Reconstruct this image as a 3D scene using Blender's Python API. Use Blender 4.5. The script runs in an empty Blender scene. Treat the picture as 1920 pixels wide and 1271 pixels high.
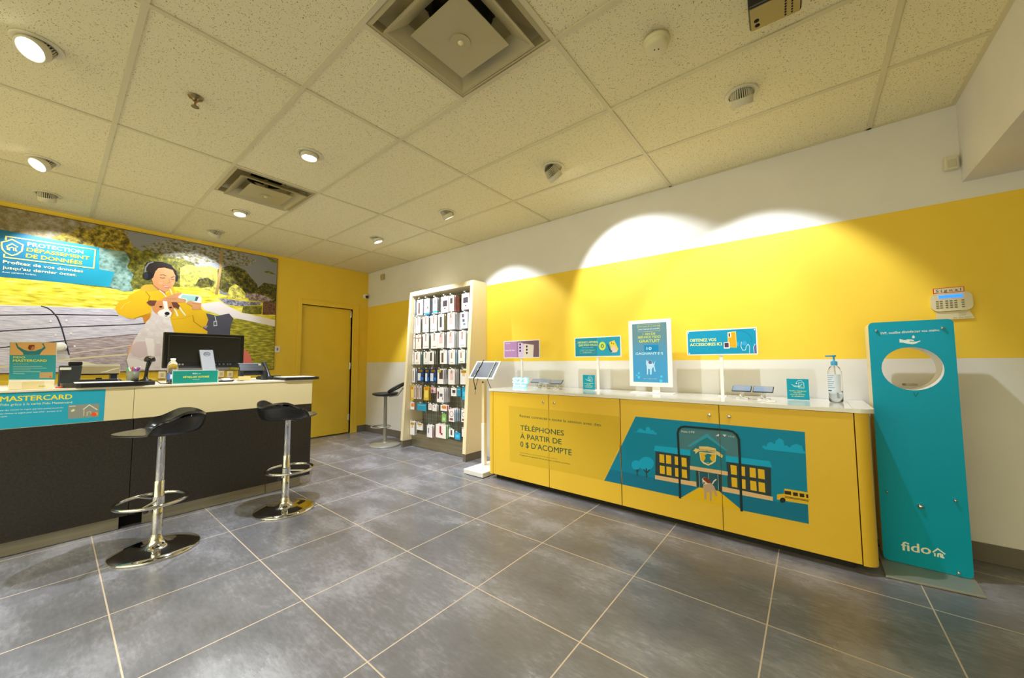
import bpy, math, random
from mathutils import Vector, Matrix, Quaternion
from mathutils.geometry import tessellate_polygon
random.seed(7)
S = bpy.context.scene
COL = S.collection
PI = math.pi
# ------------------------------------------------------------------ camera
CAM = Vector((5.6614, -3.2307, 1.0927))
F = 691.27; YAW = 2.248434; PIT = 0.063545; ROL = -0.004498
_d = Vector((math.cos(YAW)*math.cos(PIT), math.sin(YAW)*math.cos(PIT), math.sin(PIT)))
_r = Vector((math.sin(YAW), -math.cos(YAW), 0)); _u = _r.cross(_d)
R2 = _r*math.cos(ROL) + _u*math.sin(ROL); U2 = -_r*math.sin(ROL) + _u*math.cos(ROL)
cd = bpy.data.cameras.new('camera'); cam = bpy.data.objects.new('camera', cd); COL.objects.link(cam)
cd.sensor_fit = 'HORIZONTAL'; cd.sensor_width = 36; cd.lens = 36*F/1920; cd.clip_start = .02
m = Matrix((R2, U2, -_d)).transposed().to_4x4(); m.translation = CAM; cam.matrix_world = m
S.camera = cam
# ------------------------------------------------------------------ exposure, world
S.view_settings.view_transform = 'Standard'; S.view_settings.look = 'None'
S.view_settings.gamma = 1; S.view_settings.use_curve_mapping = False
S.view_settings.exposure = 0.28
W = bpy.data.worlds.new('world'); S.world = W; W.use_nodes = True
W.node_tree.nodes['Background'].inputs[0].default_value = (1.0, .93, .52, 1)
W.node_tree.nodes['Background'].inputs[1].default_value = 1.7
SPOT_W = 74.0       # watts of one ceiling spot
SPOT_C = (.87, .94, 1.0)
H = 2.58            # ceiling height

def area(name, loc, size, w, col, rot=(0, 0, 0)):
    l = bpy.data.lights.new(name, 'AREA'); l.shape = 'RECTANGLE'; l.size, l.size_y = size; l.energy = w; l.color = col
    o = bpy.data.objects.new(name, l); COL.objects.link(o); o.location = loc; o.rotation_euler = rot; return o
# added fill light behind the camera, standing in for unseen lamps of the shop
area('rear_fill_light', (4.6, -5.6, 2.5), (5.5, 2.4), 80, (1, .95, .62))

# ------------------------------------------------------------------ pixel -> point on a known plane
def ray(u, v): return _d + R2*(u-960)/F - U2*(v-635.5)/F
def on(u, v, ax, val):
    d = ray(u, v); t = (val-CAM[ax])/d[ax]; return CAM + d*t

# ------------------------------------------------------------------ materials
MATS = {}
def lin(c): return c/12.92 if c <= .04045 else ((c+.055)/1.055)**2.4
def hexc(h):
    h = h.lstrip('#'); return tuple(lin(int(h[i:i+2], 16)/255) for i in (0, 2, 4)) + (1,)
def mat(name, col, rough=.5, metal=0, emit=0, trans=0, ior=1.45, coat=0, spec=.5):
    if name in MATS: return MATS[name]
    M = bpy.data.materials.new(name); M.use_nodes = True; b = M.node_tree.nodes['Principled BSDF']
    c = hexc(col) if isinstance(col, str) else col
    b.inputs['Base Color'].default_value = c; b.inputs['Roughness'].default_value = rough
    b.inputs['Metallic'].default_value = metal; b.inputs['IOR'].default_value = ior
    b.inputs['Transmission Weight'].default_value = trans; b.inputs['Coat Weight'].default_value = coat
    b.inputs['Specular IOR Level'].default_value = spec
    if emit: b.inputs['Emission Color'].default_value = c; b.inputs['Emission Strength'].default_value = emit
    MATS[name] = M; return M
def ink(h): return mat('ink_'+h.strip('#'), h, .55, spec=.25)
def noisy(name, stops, scale=(8, 8, 8), detail=6, rough=.6, bump=0, metal=0, dist=0, spec=.4, rn=.55):
    if name in MATS: return MATS[name]
    M = mat(name, stops[0][1], rough, metal, spec=spec); nt = M.node_tree; N = nt.nodes; L = nt.links; b = N['Principled BSDF']
    tc = N.new('ShaderNodeTexCoord'); mp = N.new('ShaderNodeMapping'); mp.inputs['Scale'].default_value = scale
    no = N.new('ShaderNodeTexNoise'); no.inputs['Scale'].default_value = 1; no.inputs['Detail'].default_value = detail
    no.inputs['Distortion'].default_value = dist; no.inputs['Roughness'].default_value = rn
    cr = N.new('ShaderNodeValToRGB'); e = cr.color_ramp.elements
    while len(e) > 1: e.remove(e[-1])
    e[0].position = stops[0][0]; e[0].color = hexc(stops[0][1])
    for p, c in stops[1:]: x = e.new(p); x.color = hexc(c)
    L.new(tc.outputs['Object'], mp.inputs[0]); L.new(mp.outputs[0], no.inputs[0]); L.new(no.outputs[0], cr.inputs[0])
    L.new(cr.outputs[0], b.inputs['Base Color'])
    if bump:
        bp = N.new('ShaderNodeBump'); bp.inputs['Strength'].default_value = bump; bp.inputs['Distance'].default_value = .01
        L.new(no.outputs[0], bp.inputs['Height']); L.new(bp.outputs[0], b.inputs['Normal'])
    return M

WHITE_WALL = noisy('white_wall_paint', [(.3, '#dedbd8'), (.7, '#e4e1de')], (3, 3, 3), 3, .6)
YELLOW_WALL = noisy('yellow_wall_paint', [(.3, '#f0ca3e'), (.7, '#f3ce44')], (3, 3, 3), 3, .55)
YELLOW_DOOR = noisy('yellow_door_paint', [(.3, '#f0ca3c'), (.7, '#f3ce40')], (4, 4, 4), 3, .42)
YELLOW_CAB = noisy('yellow_laminate', [(.3, '#f0c43c'), (.7, '#f3c840')], (3, 3, 3), 3, .38)
WHITE = mat('white_plastic', '#eeece6', .4)
WHITE_GLOSS = mat('white_gloss_worktop', '#f0eeea', .12, coat=.3)
CREAM = mat('cream_laminate', '#ead9ae', .45)
LAMP_WHITE = mat('white_metal_enamel', '#d6d0b8', .4)
GREY_BASE = mat('grey_vinyl_baseboard', '#6e675c', .5)
BLACK = mat('black_plastic', '#1b1b1d', .35)
BLACK_SOFT = mat('black_matte', '#151517', .6)
DARK = mat('dark_recess', '#0c0b08', .8)
CHROME = mat('chrome', '#d8d8da', .06, 1)
STEEL = noisy('brushed_steel', [(.3, '#9b9480'), (.7, '#b3ab94')], (2, 2, 60), 4, .35, metal=.8)
ALU = mat('aluminium', '#b9bcc0', .3, .9)
GREY_PAINT = mat('grey_painted_metal', '#a3a094', .4, .3)
GLASS = mat('clear_plastic', '#ffffff', .03, trans=1, ior=1.3)
WATER = mat('water', '#f2f8ff', .0, trans=1, ior=1.33)
TEAL = mat('teal_print', '#06a0c0', .4, spec=.2)
SCREEN = mat('dark_screen', '#3c4049', .4, spec=.25)
PAPER = mat('white_paper', '#f2f0ea', .6)

# ------------------------------------------------------------------ mesh builder
class MB:
    def __init__(s): s.v = []; s.f = []; s.mi = []; s.sm = []; s.m = []
    def idx(s, M):
        if M not in s.m: s.m.append(M)
        return s.m.index(M)
    def add(s, vs, fs, M, smooth=False):
        n = len(s.v); s.v += [tuple(p) for p in vs]; k = s.idx(M)
        for f in fs: s.f.append([i+n for i in f]); s.mi.append(k); s.sm.append(smooth)
    def box(s, a, b, M, mats=None):
        x0, y0, z0 = [min(a[i], b[i]) for i in range(3)]; x1, y1, z1 = [max(a[i], b[i]) for i in range(3)]
        vs = [(x0, y0, z0), (x1, y0, z0), (x1, y1, z0), (x0, y1, z0), (x0, y0, z1), (x1, y0, z1), (x1, y1, z1), (x0, y1, z1)]
        fs = {'b': (3, 2, 1, 0), 't': (4, 5, 6, 7), 'f': (0, 1, 5, 4), 'r': (1, 2, 6, 5), 'k': (2, 3, 7, 6), 'l': (3, 0, 4, 7)}
        n = len(s.v); s.v += vs
        for k, f in fs.items():
            s.f.append([i+n for i in f]); s.mi.append(s.idx((mats or {}).get(k, M))); s.sm.append(False)
    def hexa(s, P, M):   # 8 points: bottom 4 ccw, top 4 ccw
        s.add(P, [(3, 2, 1, 0), (4, 5, 6, 7), (0, 1, 5, 4), (1, 2, 6, 5), (2, 3, 7, 6), (3, 0, 4, 7)], M)
    def prism(s, poly, ax, a, b, M, side=None, smooth=False):  # polygon extruded along axis ax from a to b
        def p3(p, t):
            if ax == 2: return (p[0], p[1], t)
            if ax == 1: return (p[0], t, p[1])
            return (t, p[0], p[1])
        n = len(poly); tri = tessellate_polygon([[Vector((p[0], p[1], 0)) for p in poly]])
        s.add([p3(p, a) for p in poly], [t for t in tri], M); s.add([p3(p, b) for p in poly], [t[::-1] for t in tri], M)
        s.add([p3(p, a) for p in poly]+[p3(p, b) for p in poly], [(i, (i+1) % n, n+(i+1) % n, n+i) for i in range(n)], side or M, smooth)
    def lathe(s, prof, c, M, axis=(0, 0, 1), n=32, smooth=True, caps=True, sc=(1, 1)):
        ax = Vector(axis).normalized(); q = Vector((0, 0, 1)).rotation_difference(ax); c = Vector(c); vs = []
        for r, z in prof:
            for k in range(n):
                a = 2*PI*k/n; vs.append(c + q @ Vector((r*math.cos(a)*sc[0], r*math.sin(a)*sc[1], z)))
        fs = [(i*n+k, i*n+(k+1) % n, (i+1)*n+(k+1) % n, (i+1)*n+k) for i in range(len(prof)-1) for k in range(n)]
        s.add(vs, fs, M, smooth)
        if caps:
            if prof[0][0] > 1e-5: s.add(vs[:n], [tuple(range(n))[::-1]], M)
            if prof[-1][0] > 1e-5: s.add(vs[-n:], [tuple(range(n))], M)
    def tube(s, pts, r, M, n=10, closed=False):
        pts = [Vector(p) for p in pts]; vs = []; up = None
        for i, p in enumerate(pts):
            a = pts[i-1] if (i or closed) else p; b = pts[(i+1) % len(pts)] if (i < len(pts)-1 or closed) else p
            t = (b-a).normalized()
            if up is None: up = t.orthogonal().normalized()
            up = (up - t*up.dot(t)).normalized(); w = t.cross(up)
            rr = r[i] if isinstance(r, (list, tuple)) else r
            for k in range(n):
                g = 2*PI*k/n; vs.append(p + up*rr*math.cos(g) + w*rr*math.sin(g))
        L = len(pts); seg = L if closed else L-1
        s.add(vs, [(i*n+k, i*n+(k+1) % n, ((i+1) % L)*n+(k+1) % n, ((i+1) % L)*n+k) for i in range(seg) for k in range(n)], M, True)
        if not closed:
            s.add(vs[:n], [tuple(range(n))[::-1]], M); s.add(vs[-n:], [tuple(range(n))], M)
    def build(s, name, parent=None, bevel=0, seg=2, origin=None):
        me = bpy.data.meshes.new(name); off = Vector((0, 0, 0))
        base = Vector(origin) if origin is not None else (Vector(parent.matrix_world.translation) if False else Vector((0, 0, 0)))
        me.from_pydata([tuple(Vector(p)-base) for p in s.v], [], s.f)
        for M in s.m: me.materials.append(M)
        for p, k, sm in zip(me.polygons, s.mi, s.sm): p.material_index = k; p.use_smooth = sm
        me.update(); o = bpy.data.objects.new(name, me); COL.objects.link(o)
        if origin is not None: o.location = base
        if parent is not None:
            o.parent = parent; o.location = base - Vector(parent['_o']) if '_o' in parent else base
        if bevel:
            md = o.modifiers.new('bevel', 'BEVEL'); md.width = bevel; md.segments = seg; md.limit_method = 'ANGLE'; md.angle_limit = math.radians(40)
        return o

def thing(name, label, cat, loc=(0, 0, 0), group=None):
    o = bpy.data.objects.new(name, None); COL.objects.link(o); o.location = loc; o.empty_display_size = .05
    o['_o'] = tuple(loc); o['label'] = label; o['category'] = cat
    if group: o['group'] = group
    return o
def tag(o, label, cat, group=None):
    o['label'] = label; o['category'] = cat
    if group: o['group'] = group
    return o
def struct(o): o['kind'] = 'structure'; return o
def copy_tree(o, loc):
    r = o.copy(); COL.objects.link(r); r.location = loc; r['_o'] = tuple(loc)
    for ch in list(o.children):
        c = ch.copy(); COL.objects.link(c); c.parent = r
        for g in ch.children:
            d = g.copy(); COL.objects.link(d); d.parent = c
    return r

# ------------------------------------------------------------------ writing
_txt = {}
def text_mesh(t, bold=.0):
    k = (t, bold)
    if k in _txt: return _txt[k]
    cu = bpy.data.curves.new('t', 'FONT'); cu.body = t; cu.size = 1; cu.offset = bold; cu.resolution_u = 3
    ob = bpy.data.objects.new('t', cu); COL.objects.link(ob); dg = bpy.context.evaluated_depsgraph_get()
    me = ob.evaluated_get(dg).to_mesh()
    vs = [(v.co.x, v.co.y) for v in me.vertices]; fs = [tuple(p.vertices) for p in me.polygons]
    ob.evaluated_get(dg).to_mesh_clear(); bpy.data.objects.remove(ob); bpy.data.curves.remove(cu)
    x0 = min(v[0] for v in vs); x1 = max(v[0] for v in vs)
    _txt[k] = ([((x-x0)/(x1-x0), y/.73) for x, y in vs], fs); return _txt[k]

class Art:
    """flat printed shapes on the plane axis=val; layers are printed films .3 mm apart, on the side n (+1/-1)"""
    def __init__(s, mb, ax, val, n, clip=None, T=None, step=.0003):
        s.mb = mb; s.ax = ax; s.val = val; s.n = n; s.clip = clip; s.step = step; s.T = T or (lambda p: p); s.k = 0
    def crop(s, ox, oy, k): s.T = lambda p: (ox+p[0]/k, oy+p[1]/k); return s
    def ab(s, p):
        q = on(*s.T(p), s.ax, s.val); return (q[1-s.ax] if s.ax < 2 else q[0], q[2])
    def p3(s, a, L):
        w = s.val + s.n*(.0004 + s.step*L + (s.k % 16)*5e-6)
        return (w, a[0], a[1]) if s.ax == 0 else (a[0], w, a[1])
    def clipped(s, P):
        if not s.clip: return P
        a0, a1, b0, b1 = s.clip
        for k, lim, sg in ((0, a0, 1), (0, a1, -1), (1, b0, 1), (1, b1, -1)):
            out = []
            for i in range(len(P)):
                A = P[i-1]; B = P[i]; ia = (A[k]-lim)*sg >= 0; ib = (B[k]-lim)*sg >= 0
                if ia != ib:
                    t = (lim-A[k])/(B[k]-A[k]); out.append((A[0]+(B[0]-A[0])*t, A[1]+(B[1]-A[1])*t))
                if ib: out.append(B)
            P = out
            if len(P) < 3: return []
        return P
    def raw(s, P, M, L):
        P = s.clipped(P); s.k += 1
        if len(P) < 3: return
        tri = tessellate_polygon([[Vector((a, b, 0)) for a, b in P]])
        s.mb.add([s.p3(a, L) for a, b_ in [(p, 0) for p in P]], [tuple(t) for t in tri], M)
    def poly(s, pts, M, L): s.raw([s.ab(p) for p in pts], M if not isinstance(M, str) else ink(M), L)
    def rect(s, p0, p1, M, L):
        a = s.ab(p0); b = s.ab(p1); s.raw([(a[0], a[1]), (b[0], a[1]), (b[0], b[1]), (a[0], b[1])], ink(M) if isinstance(M, str) else M, L)
    def ell(s, c, rx, ry, M, L, n=20, rot=0):
        s.poly([(c[0]+rx*math.cos(2*PI*i/n)*math.cos(rot)-ry*math.sin(2*PI*i/n)*math.sin(rot), c[1]+rx*math.cos(2*PI*i/n)*math.sin(rot)+ry*math.sin(2*PI*i/n)*math.cos(rot)) for i in range(n)], M, L)
    def line(s, pts, w, M, L, closed=False):
        s.rline([s.ab(p) for p in pts], w, M, L, closed)
    def rline(s, P, w, M, L, closed=False):
        if isinstance(M, str): M = ink(M)
        if closed: P = P+[P[0]]
        for i in range(len(P)-1):
            a = Vector(P[i]); b = Vector(P[i+1]); t = (b-a)
            if t.length < 1e-6: continue
            t.normalize(); nn = Vector((-t.y, t.x))*w/2; e = t*w*.35
            s.raw([tuple(a-nn-e), tuple(b-nn+e), tuple(b+nn+e), tuple(a+nn-e)], M, L)
    def text(s, t, bl, br, tl, M, L, bold=.0):
        a = s.ab(bl); b = s.ab(br); c = s.ab(tl); s.rtext(t, a[0], b[0], a[1], c[1]-a[1], M, L, bold, b[1])
    def rtext(s, t, a0, a1, z, h, M, L, bold=.0, z2=None):
        vs, fs = text_mesh(t, 0); z2 = z if z2 is None else z2
        if isinstance(M, str): M = ink(M)
        bw = h*bold*1.1
        for q_, (dx, dz) in enumerate(((0, 0),) if bw == 0 else ((-bw, 0), (bw, 0), (0, bw*.6), (0, -bw*.6))):
            L += .2; s.k += 1
            out = [(a0+(a1-a0)*x+dx, z+(z2-z)*x+h*y+dz) for x, y in vs]
            if s.clip and min(p[0] for p in out) < s.clip[0]: s.raw_faces(out, fs, M, L)
            else: s.mb.add([s.p3(p, L) for p in out], fs, M)
    def raw_faces(s, out, fs, M, L):
        for f in fs:
            P = s.clipped([out[i] for i in f])
            if len(P) >= 3: s.mb.add([s.p3(p, L) for p in P], [tuple(range(len(P)))], M)

# ================================================================== THE ROOM
def make_floor():
    M = mat('floor_tiles', '#777777', .3, spec=.6, ior=1.55); nt = M.node_tree; N = nt.nodes; L = nt.links; b = N['Principled BSDF']
    tc = N.new('ShaderNodeTexCoord')
    mp = N.new('ShaderNodeMapping'); mp.inputs['Location'].default_value = (-.4169+.5622*20, .7492+.5694*40, 0)
    br = N.new('ShaderNodeTexBrick'); br.offset = 0; br.squash = 1
    br.inputs['Scale'].default_value = 1; br.inputs['Brick Width'].default_value = .5622; br.inputs['Row Height'].default_value = .5694
    br.inputs['Mortar Size'].default_value = .0028; br.inputs['Mortar Smooth'].default_value = .1
    br.inputs['Color1'].default_value = (.75, .75, .75, 1); br.inputs['Color2'].default_value = (1, 1, 1, 1); br.inputs['Mortar'].default_value = (0, 0, 0, 1)
    L.new(tc.outputs['Object'], mp.inputs[0]); L.new(mp.outputs[0], br.inputs[0])
    def nz(sc, det, ra, dist=0):
        q = N.new('ShaderNodeMapping'); q.inputs['Scale'].default_value = sc; n = N.new('ShaderNodeTexNoise'); n.inputs['Scale'].default_value = 1
        n.inputs['Detail'].default_value = det; n.inputs['Roughness'].default_value = ra; n.inputs['Distortion'].default_value = dist
        L.new(tc.outputs['Object'], q.inputs[0]); L.new(q.outputs[0], n.inputs[0]); return n
    n1 = nz((2.0, 3.4, 1), 8, .6, .15); n2 = nz((22, 60, 1), 5, .6)
    ad = N.new('ShaderNodeMath'); ad.operation = 'MULTIPLY_ADD'; ad.inputs[1].default_value = .35; L.new(n2.outputs[0], ad.inputs[0]); L.new(n1.outputs[0], ad.inputs[2])
    cr = N.new('ShaderNodeValToRGB'); e = cr.color_ramp.elements
    e[0].position = .38; e[0].color = hexc('#66656a'); e[1].position = .9; e[1].color = hexc('#a6a5b0')
    x = e.new(.67); x.color = hexc('#7e7d84')
    L.new(ad.outputs[0], cr.inputs[0])
    mu = N.new('ShaderNodeMix'); mu.data_type = 'RGBA'; mu.blend_type = 'MULTIPLY'; mu.inputs[0].default_value = .45
    L.new(cr.outputs[0], mu.inputs[6]); L.new(br.outputs['Color'], mu.inputs[7])
    mx = N.new('ShaderNodeMix'); mx.data_type = 'RGBA'; L.new(br.outputs['Fac'], mx.inputs[0]); L.new(mu.outputs[2], mx.inputs[6]); mx.inputs[7].default_value = hexc('#d9c6b0')
    L.new(mx.outputs[2], b.inputs['Base Color'])
    rr = N.new('ShaderNodeMapRange'); rr.inputs[1].default_value = .3; rr.inputs[2].default_value = .7; rr.inputs[3].default_value = .20; rr.inputs[4].default_value = .30
    L.new(n1.outputs[0], rr.inputs[0]); L.new(rr.outputs[0], b.inputs['Roughness'])
    bp = N.new('ShaderNodeBump'); bp.inputs['Strength'].default_value = .15; bp.inputs['Distance'].default_value = .004; L.new(n2.outputs[0], bp.inputs['Height']); L.new(bp.outputs[0], b.inputs['Normal'])
    mb = MB(); mb.box((-.2, -7.5, -.1), (9, .2, 0), M); struct(mb.build('floor'))
make_floor()

XL = [1.147+1.2192*i for i in range(5)]; YL = [-(.6227+.6096*j) for j in range(12)]
def make_ceiling():
    M = mat('acoustic_tile', '#d9cb9c', .85, spec=.2); nt = M.node_tree; N = nt.nodes; L = nt.links; b = N['Principled BSDF']
    tc = N.new('ShaderNodeTexCoord'); vo = N.new('ShaderNodeTexVoronoi'); vo.inputs['Scale'].default_value = 150; vo.inputs['Randomness'].default_value = 1
    n = N.new('ShaderNodeTexNoise'); n.inputs['Scale'].default_value = 90; n.inputs['Detail'].default_value = 2
    L.new(tc.outputs['Object'], vo.inputs['Vector']); L.new(tc.outputs['Object'], n.inputs['Vector'])
    a = N.new('ShaderNodeMath'); a.operation = 'MULTIPLY_ADD'; a.inputs[1].default_value = .9; a.inputs[2].default_value = -.12
    L.new(n.outputs[0], a.inputs[0])
    lt = N.new('ShaderNodeMath'); lt.operation = 'SUBTRACT'; L.new(a.outputs[0], lt.inputs[0]); L.new(vo.outputs['Distance'], lt.inputs[1])
    cr = N.new('ShaderNodeValToRGB'); e = cr.color_ramp.elements; e[0].position = .10; e[0].color = hexc('#e6ddb8'); e[1].position = .18; e[1].color = hexc('#8a7a50')
    L.new(lt.outputs[0], cr.inputs[0]); L.new(cr.outputs[0], b.inputs['Base Color'])
    mb = MB(); xs = sorted([0, 6.39]+XL+[x-.6096 for x in XL]); ys = [0]+YL
    vents = [(1.7566, YL[2]), (4.195, YL[2])]
    for i in range(len(xs)-1):
        for j in range(len(ys)-1):
            x0, x1, y0, y1 = xs[i], xs[i+1], ys[j], ys[j+1]
            if any(abs(x0-a) < .02 and abs(y0-b2) < .02 for a, b2 in vents): continue
            mb.add([(x0, y0, H+.006), (x1, y0, H+.006), (x1, y1, H+.006), (x0, y1, H+.006)], [(3, 2, 1, 0)], M)
    mb.box((-.1, -7.5, H+.2), (9, .1, H+.24), WHITE)
    struct(mb.build('ceiling'))
    T = mat('ceiling_grid_metal', '#d2c9a6', .5); mb = MB(); w = .012
    for x in XL+[1.7566, 4.195]:
        ya, yb = (0, -7.5) if x in XL else (YL[2], YL[3])
        mb.box((x-w, ya, H), (x+w, yb, H+.012), T)
    for y in YL: mb.box((0, y-w, H+.0006), (6.39, y+w, H+.0126), T)
    mb.box((0, -.02, H), (6.39, 0, H+.012), T); mb.box((0, -7.5, H), (.02, 0, H+.0123), T); mb.box((6.37, -7.5, H+.0002), (6.39, 0, H+.0124), T)
    struct(mb.build('trim_1'))
make_ceiling()

mb = MB(); z0, z1, z2, z3 = -.1, 1.105, 2.015, 2.85
for a, b, M in ((z0, z1, WHITE_WALL), (z1, z2, YELLOW_WALL), (z2, z3, WHITE_WALL)): mb.box((-.1, 0, a), (9, .12, b), M)
struct(mb.build('wall_right'))
mb = MB(); DY0, DY1, DZ = -.262, -1.02, 1.95
mb.box((-.12, 0, -.1), (0, DY0, 2.85), YELLOW_WALL); mb.box((-.12, DY1, -.1), (0, -7.5, 2.85), YELLOW_WALL); mb.box((-.12, DY0, DZ), (0, DY1, 2.85), YELLOW_WALL)
struct(mb.build('wall_left'))
mb = MB(); mb.box((6.39, 0, 2.115), (9, -7.5, 2.85), WHITE_WALL); struct(mb.build('wall_bulkhead'))
# door
mb = MB(); mb.box((-.075, DY0-.004, .012), (-.035, DY1+.003, DZ-.006), YELLOW_DOOR); door = mb.build('door_1', bevel=.002); struct(door)
mb = MB(); fw = .075
mb.box((-.11, DY0, 0), (.014, DY0+.03+fw, DZ+fw), YELLOW_WALL); mb.box((-.11, DY1, 0), (.014, DY1-.03-.03, DZ+fw), YELLOW_WALL)
mb.box((-.11, DY0, DZ), (.0139, DY1, DZ+fw), YELLOW_WALL); mb.box((-.12, DY0, 0), (-.1, DY1, DZ), DARK)
f = mb.build('door_frame', parent=door, bevel=.003); f.location = (0, 0, 0)
for z in (1.82, 1.0, .2):
    mb = MB(); mb.lathe([(.008, 0), (.008, .1)], (-.028, DY0-.006, z), CHROME, n=10); mb.box((-.034, DY0-.001, z), (-.03, DY0-.03, z+.1), CHROME)
    mb.build('hinge', parent=door)
mb = MB(); mb.box((9, -7.5, -.1), (9.1, .1, 2.85), WHITE_WALL); struct(mb.build('wall_front_added'))  # unseen wall added to keep world light off the right end of the room
# baseboards
def bb(name, a, b):
    mb = MB(); mb.box(a, b, GREY_BASE); struct(mb.build(name, bevel=.003))
bb('baseboard_right', (0, 0, 0), (1.455, -.012, .1)); bb('baseboard_front', (6.27, 0, 0), (9, -.012, .1)); bb('baseboard_left', (0, -.012, 0), (.012, -.155, .1))

# ================================================================== CEILING FIXTURES
def spot(name, loc, aim, size, w, blend=.35, rad=.02):
    l = bpy.data.lights.new(name, 'SPOT'); l.energy = w; l.spot_size = math.radians(size); l.spot_blend = blend; l.color = SPOT_C; l.shadow_soft_size = rad
    o = bpy.data.objects.new(name, l); COL.objects.link(o); o.location = loc
    o.rotation_euler = Vector(aim).to_track_quat('-Z', 'Y').to_euler(); return o
LENS = mat('lamp_lens_lit', (1, 1, 1, 1), .4, emit=9); LENS_OFF = mat('lamp_lens_dim', (.95, .97, 1, 1), .4, emit=2.2)
SINK = mat('heat_sink_gap', '#4a4534', .6)
def downlight(x, y, aim, label, w=1.0, size=78, drop=.0, blend=.35):
    a = Vector(aim).normalized(); t = thing('ceiling_spotlight', label, 'ceiling light', (x, y, H))
    o = (x, y, H)
    mb = MB(); mb.lathe([(.062, -.001), (.078, -.003), (.083, 0), (.083, .006), (.062, .006), (.058, .012)], o, LAMP_WHITE, n=40, caps=False)
    mb.build('trim_ring', t, origin=o)
    mb = MB(); mb.lathe([(.061, .006), (.058, .07), (0, .07)], o, DARK, n=32, caps=False); mb.build('recess', t, origin=o)
    tilt = math.acos(max(-1, min(1, -a.z))); c = Vector(o) + Vector((0, 0, -.004-.024*min(1, tilt/.5)-drop)) + Vector((a.x, a.y, 0))*.02
    mb = MB(); mb.lathe([(.054, -.014), (.055, .022), (.051, .026), (.0465, .024), (.046, .016)], c, LAMP_WHITE, axis=a, n=32, caps=False); mb.lathe([(.0, -.085), (.03, -.085), (.043, -.070), (.045, -.010), (.054, -.014)], c, SINK, axis=a, n=32, caps=False)
    q = Vector((0, 0, 1)).rotation_difference(a)
    for k in range(30):
        g = 2*PI*k/30; rd = q @ Vector((math.cos(g), math.sin(g), 0)); tg = q @ Vector((-math.sin(g), math.cos(g), 0))
        P = []
        for zz in (-.070, -.012):
            b0 = c + a*zz
            e_ = .046 if zz < -.05 else .0545; P += [b0+rd*.040-tg*.0019, b0+rd*e_-tg*.0019, b0+rd*e_+tg*.0019, b0+rd*.040+tg*.0019]
        mb.hexa(P, LAMP_WHITE)
    h = mb.build('lamp_head', t, origin=o)
    mb = MB(); mb.lathe([(0, .0175), (.0458, .0175)], c, LENS if w > 0 else LENS_OFF, axis=a, n=32, caps=False); mb.build('lens', h, origin=o).location = (0, 0, 0)
    if w > 0: spot('spot_lamp', c + a*.03, a, size, SPOT_W*w, blend)
    return t
downlight(2.918, -3.346, (.38, -.32, -.6), 'tilted white ceiling spotlight with bright lens, nearest in the left row', 1.3)
downlight(1.351, -3.348, (.30, -.42, -.62), 'tilted ceiling spotlight with bright lens, middle of the left row', 1.0)
downlight(.514, -3.334, (-.45, .1, -.75), 'ceiling spotlight tilted away towards mural, above its header text', .5, 85)
downlight(2.944, -2.153, (.0, .0, -1), 'round white downlight shining straight down beside the small air vent', 1.7, 100)
downlight(1.374, -2.151, (.12, 0, -1), 'bright ceiling downlight behind the small air vent, left side', 1.3, 104)
downlight(.513, -2.153, (-.48, -.1, -.7), 'ceiling spotlight tilted away towards mural, above the printed tree', .42, 85)
downlight(1.698, -.871, (.15, .30, -.9), 'farthest ceiling spotlight of the right row, above the accessory wall rack', 1.4, 90)
downlight(2.919, -.846, (.10, .52, -.88), 'second farthest ceiling spotlight of the right row, slim bright lens edge', .75)
downlight(4.194, -.895, (.33, .84, -.80), 'strongly tilted ceiling spotlight whose ribbed back shows, lighting yellow wall', .9, 74, .032)
downlight(5.429, -.887, (-.03, .62, -.98), 'ribbed ceiling spotlight nearest the bulkhead, over right of display cabinet', .88, 76)
for x, y, a, lb in ((4.2, -4.3, (0, .1, -1), 'added unseen fill downlight above the open floor, left of the photographer'), (5.5, -4.4, (0, .1, -1), 'added unseen fill downlight behind the photographer, near the bulkhead'), (2.9, -4.9, (0, 0, -1), 'added unseen fill downlight over the far left end of reception counter')):
    downlight(x, y, a, lb, .6, 105)  # guessed fixtures out of view, added to fill the room with light

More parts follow.
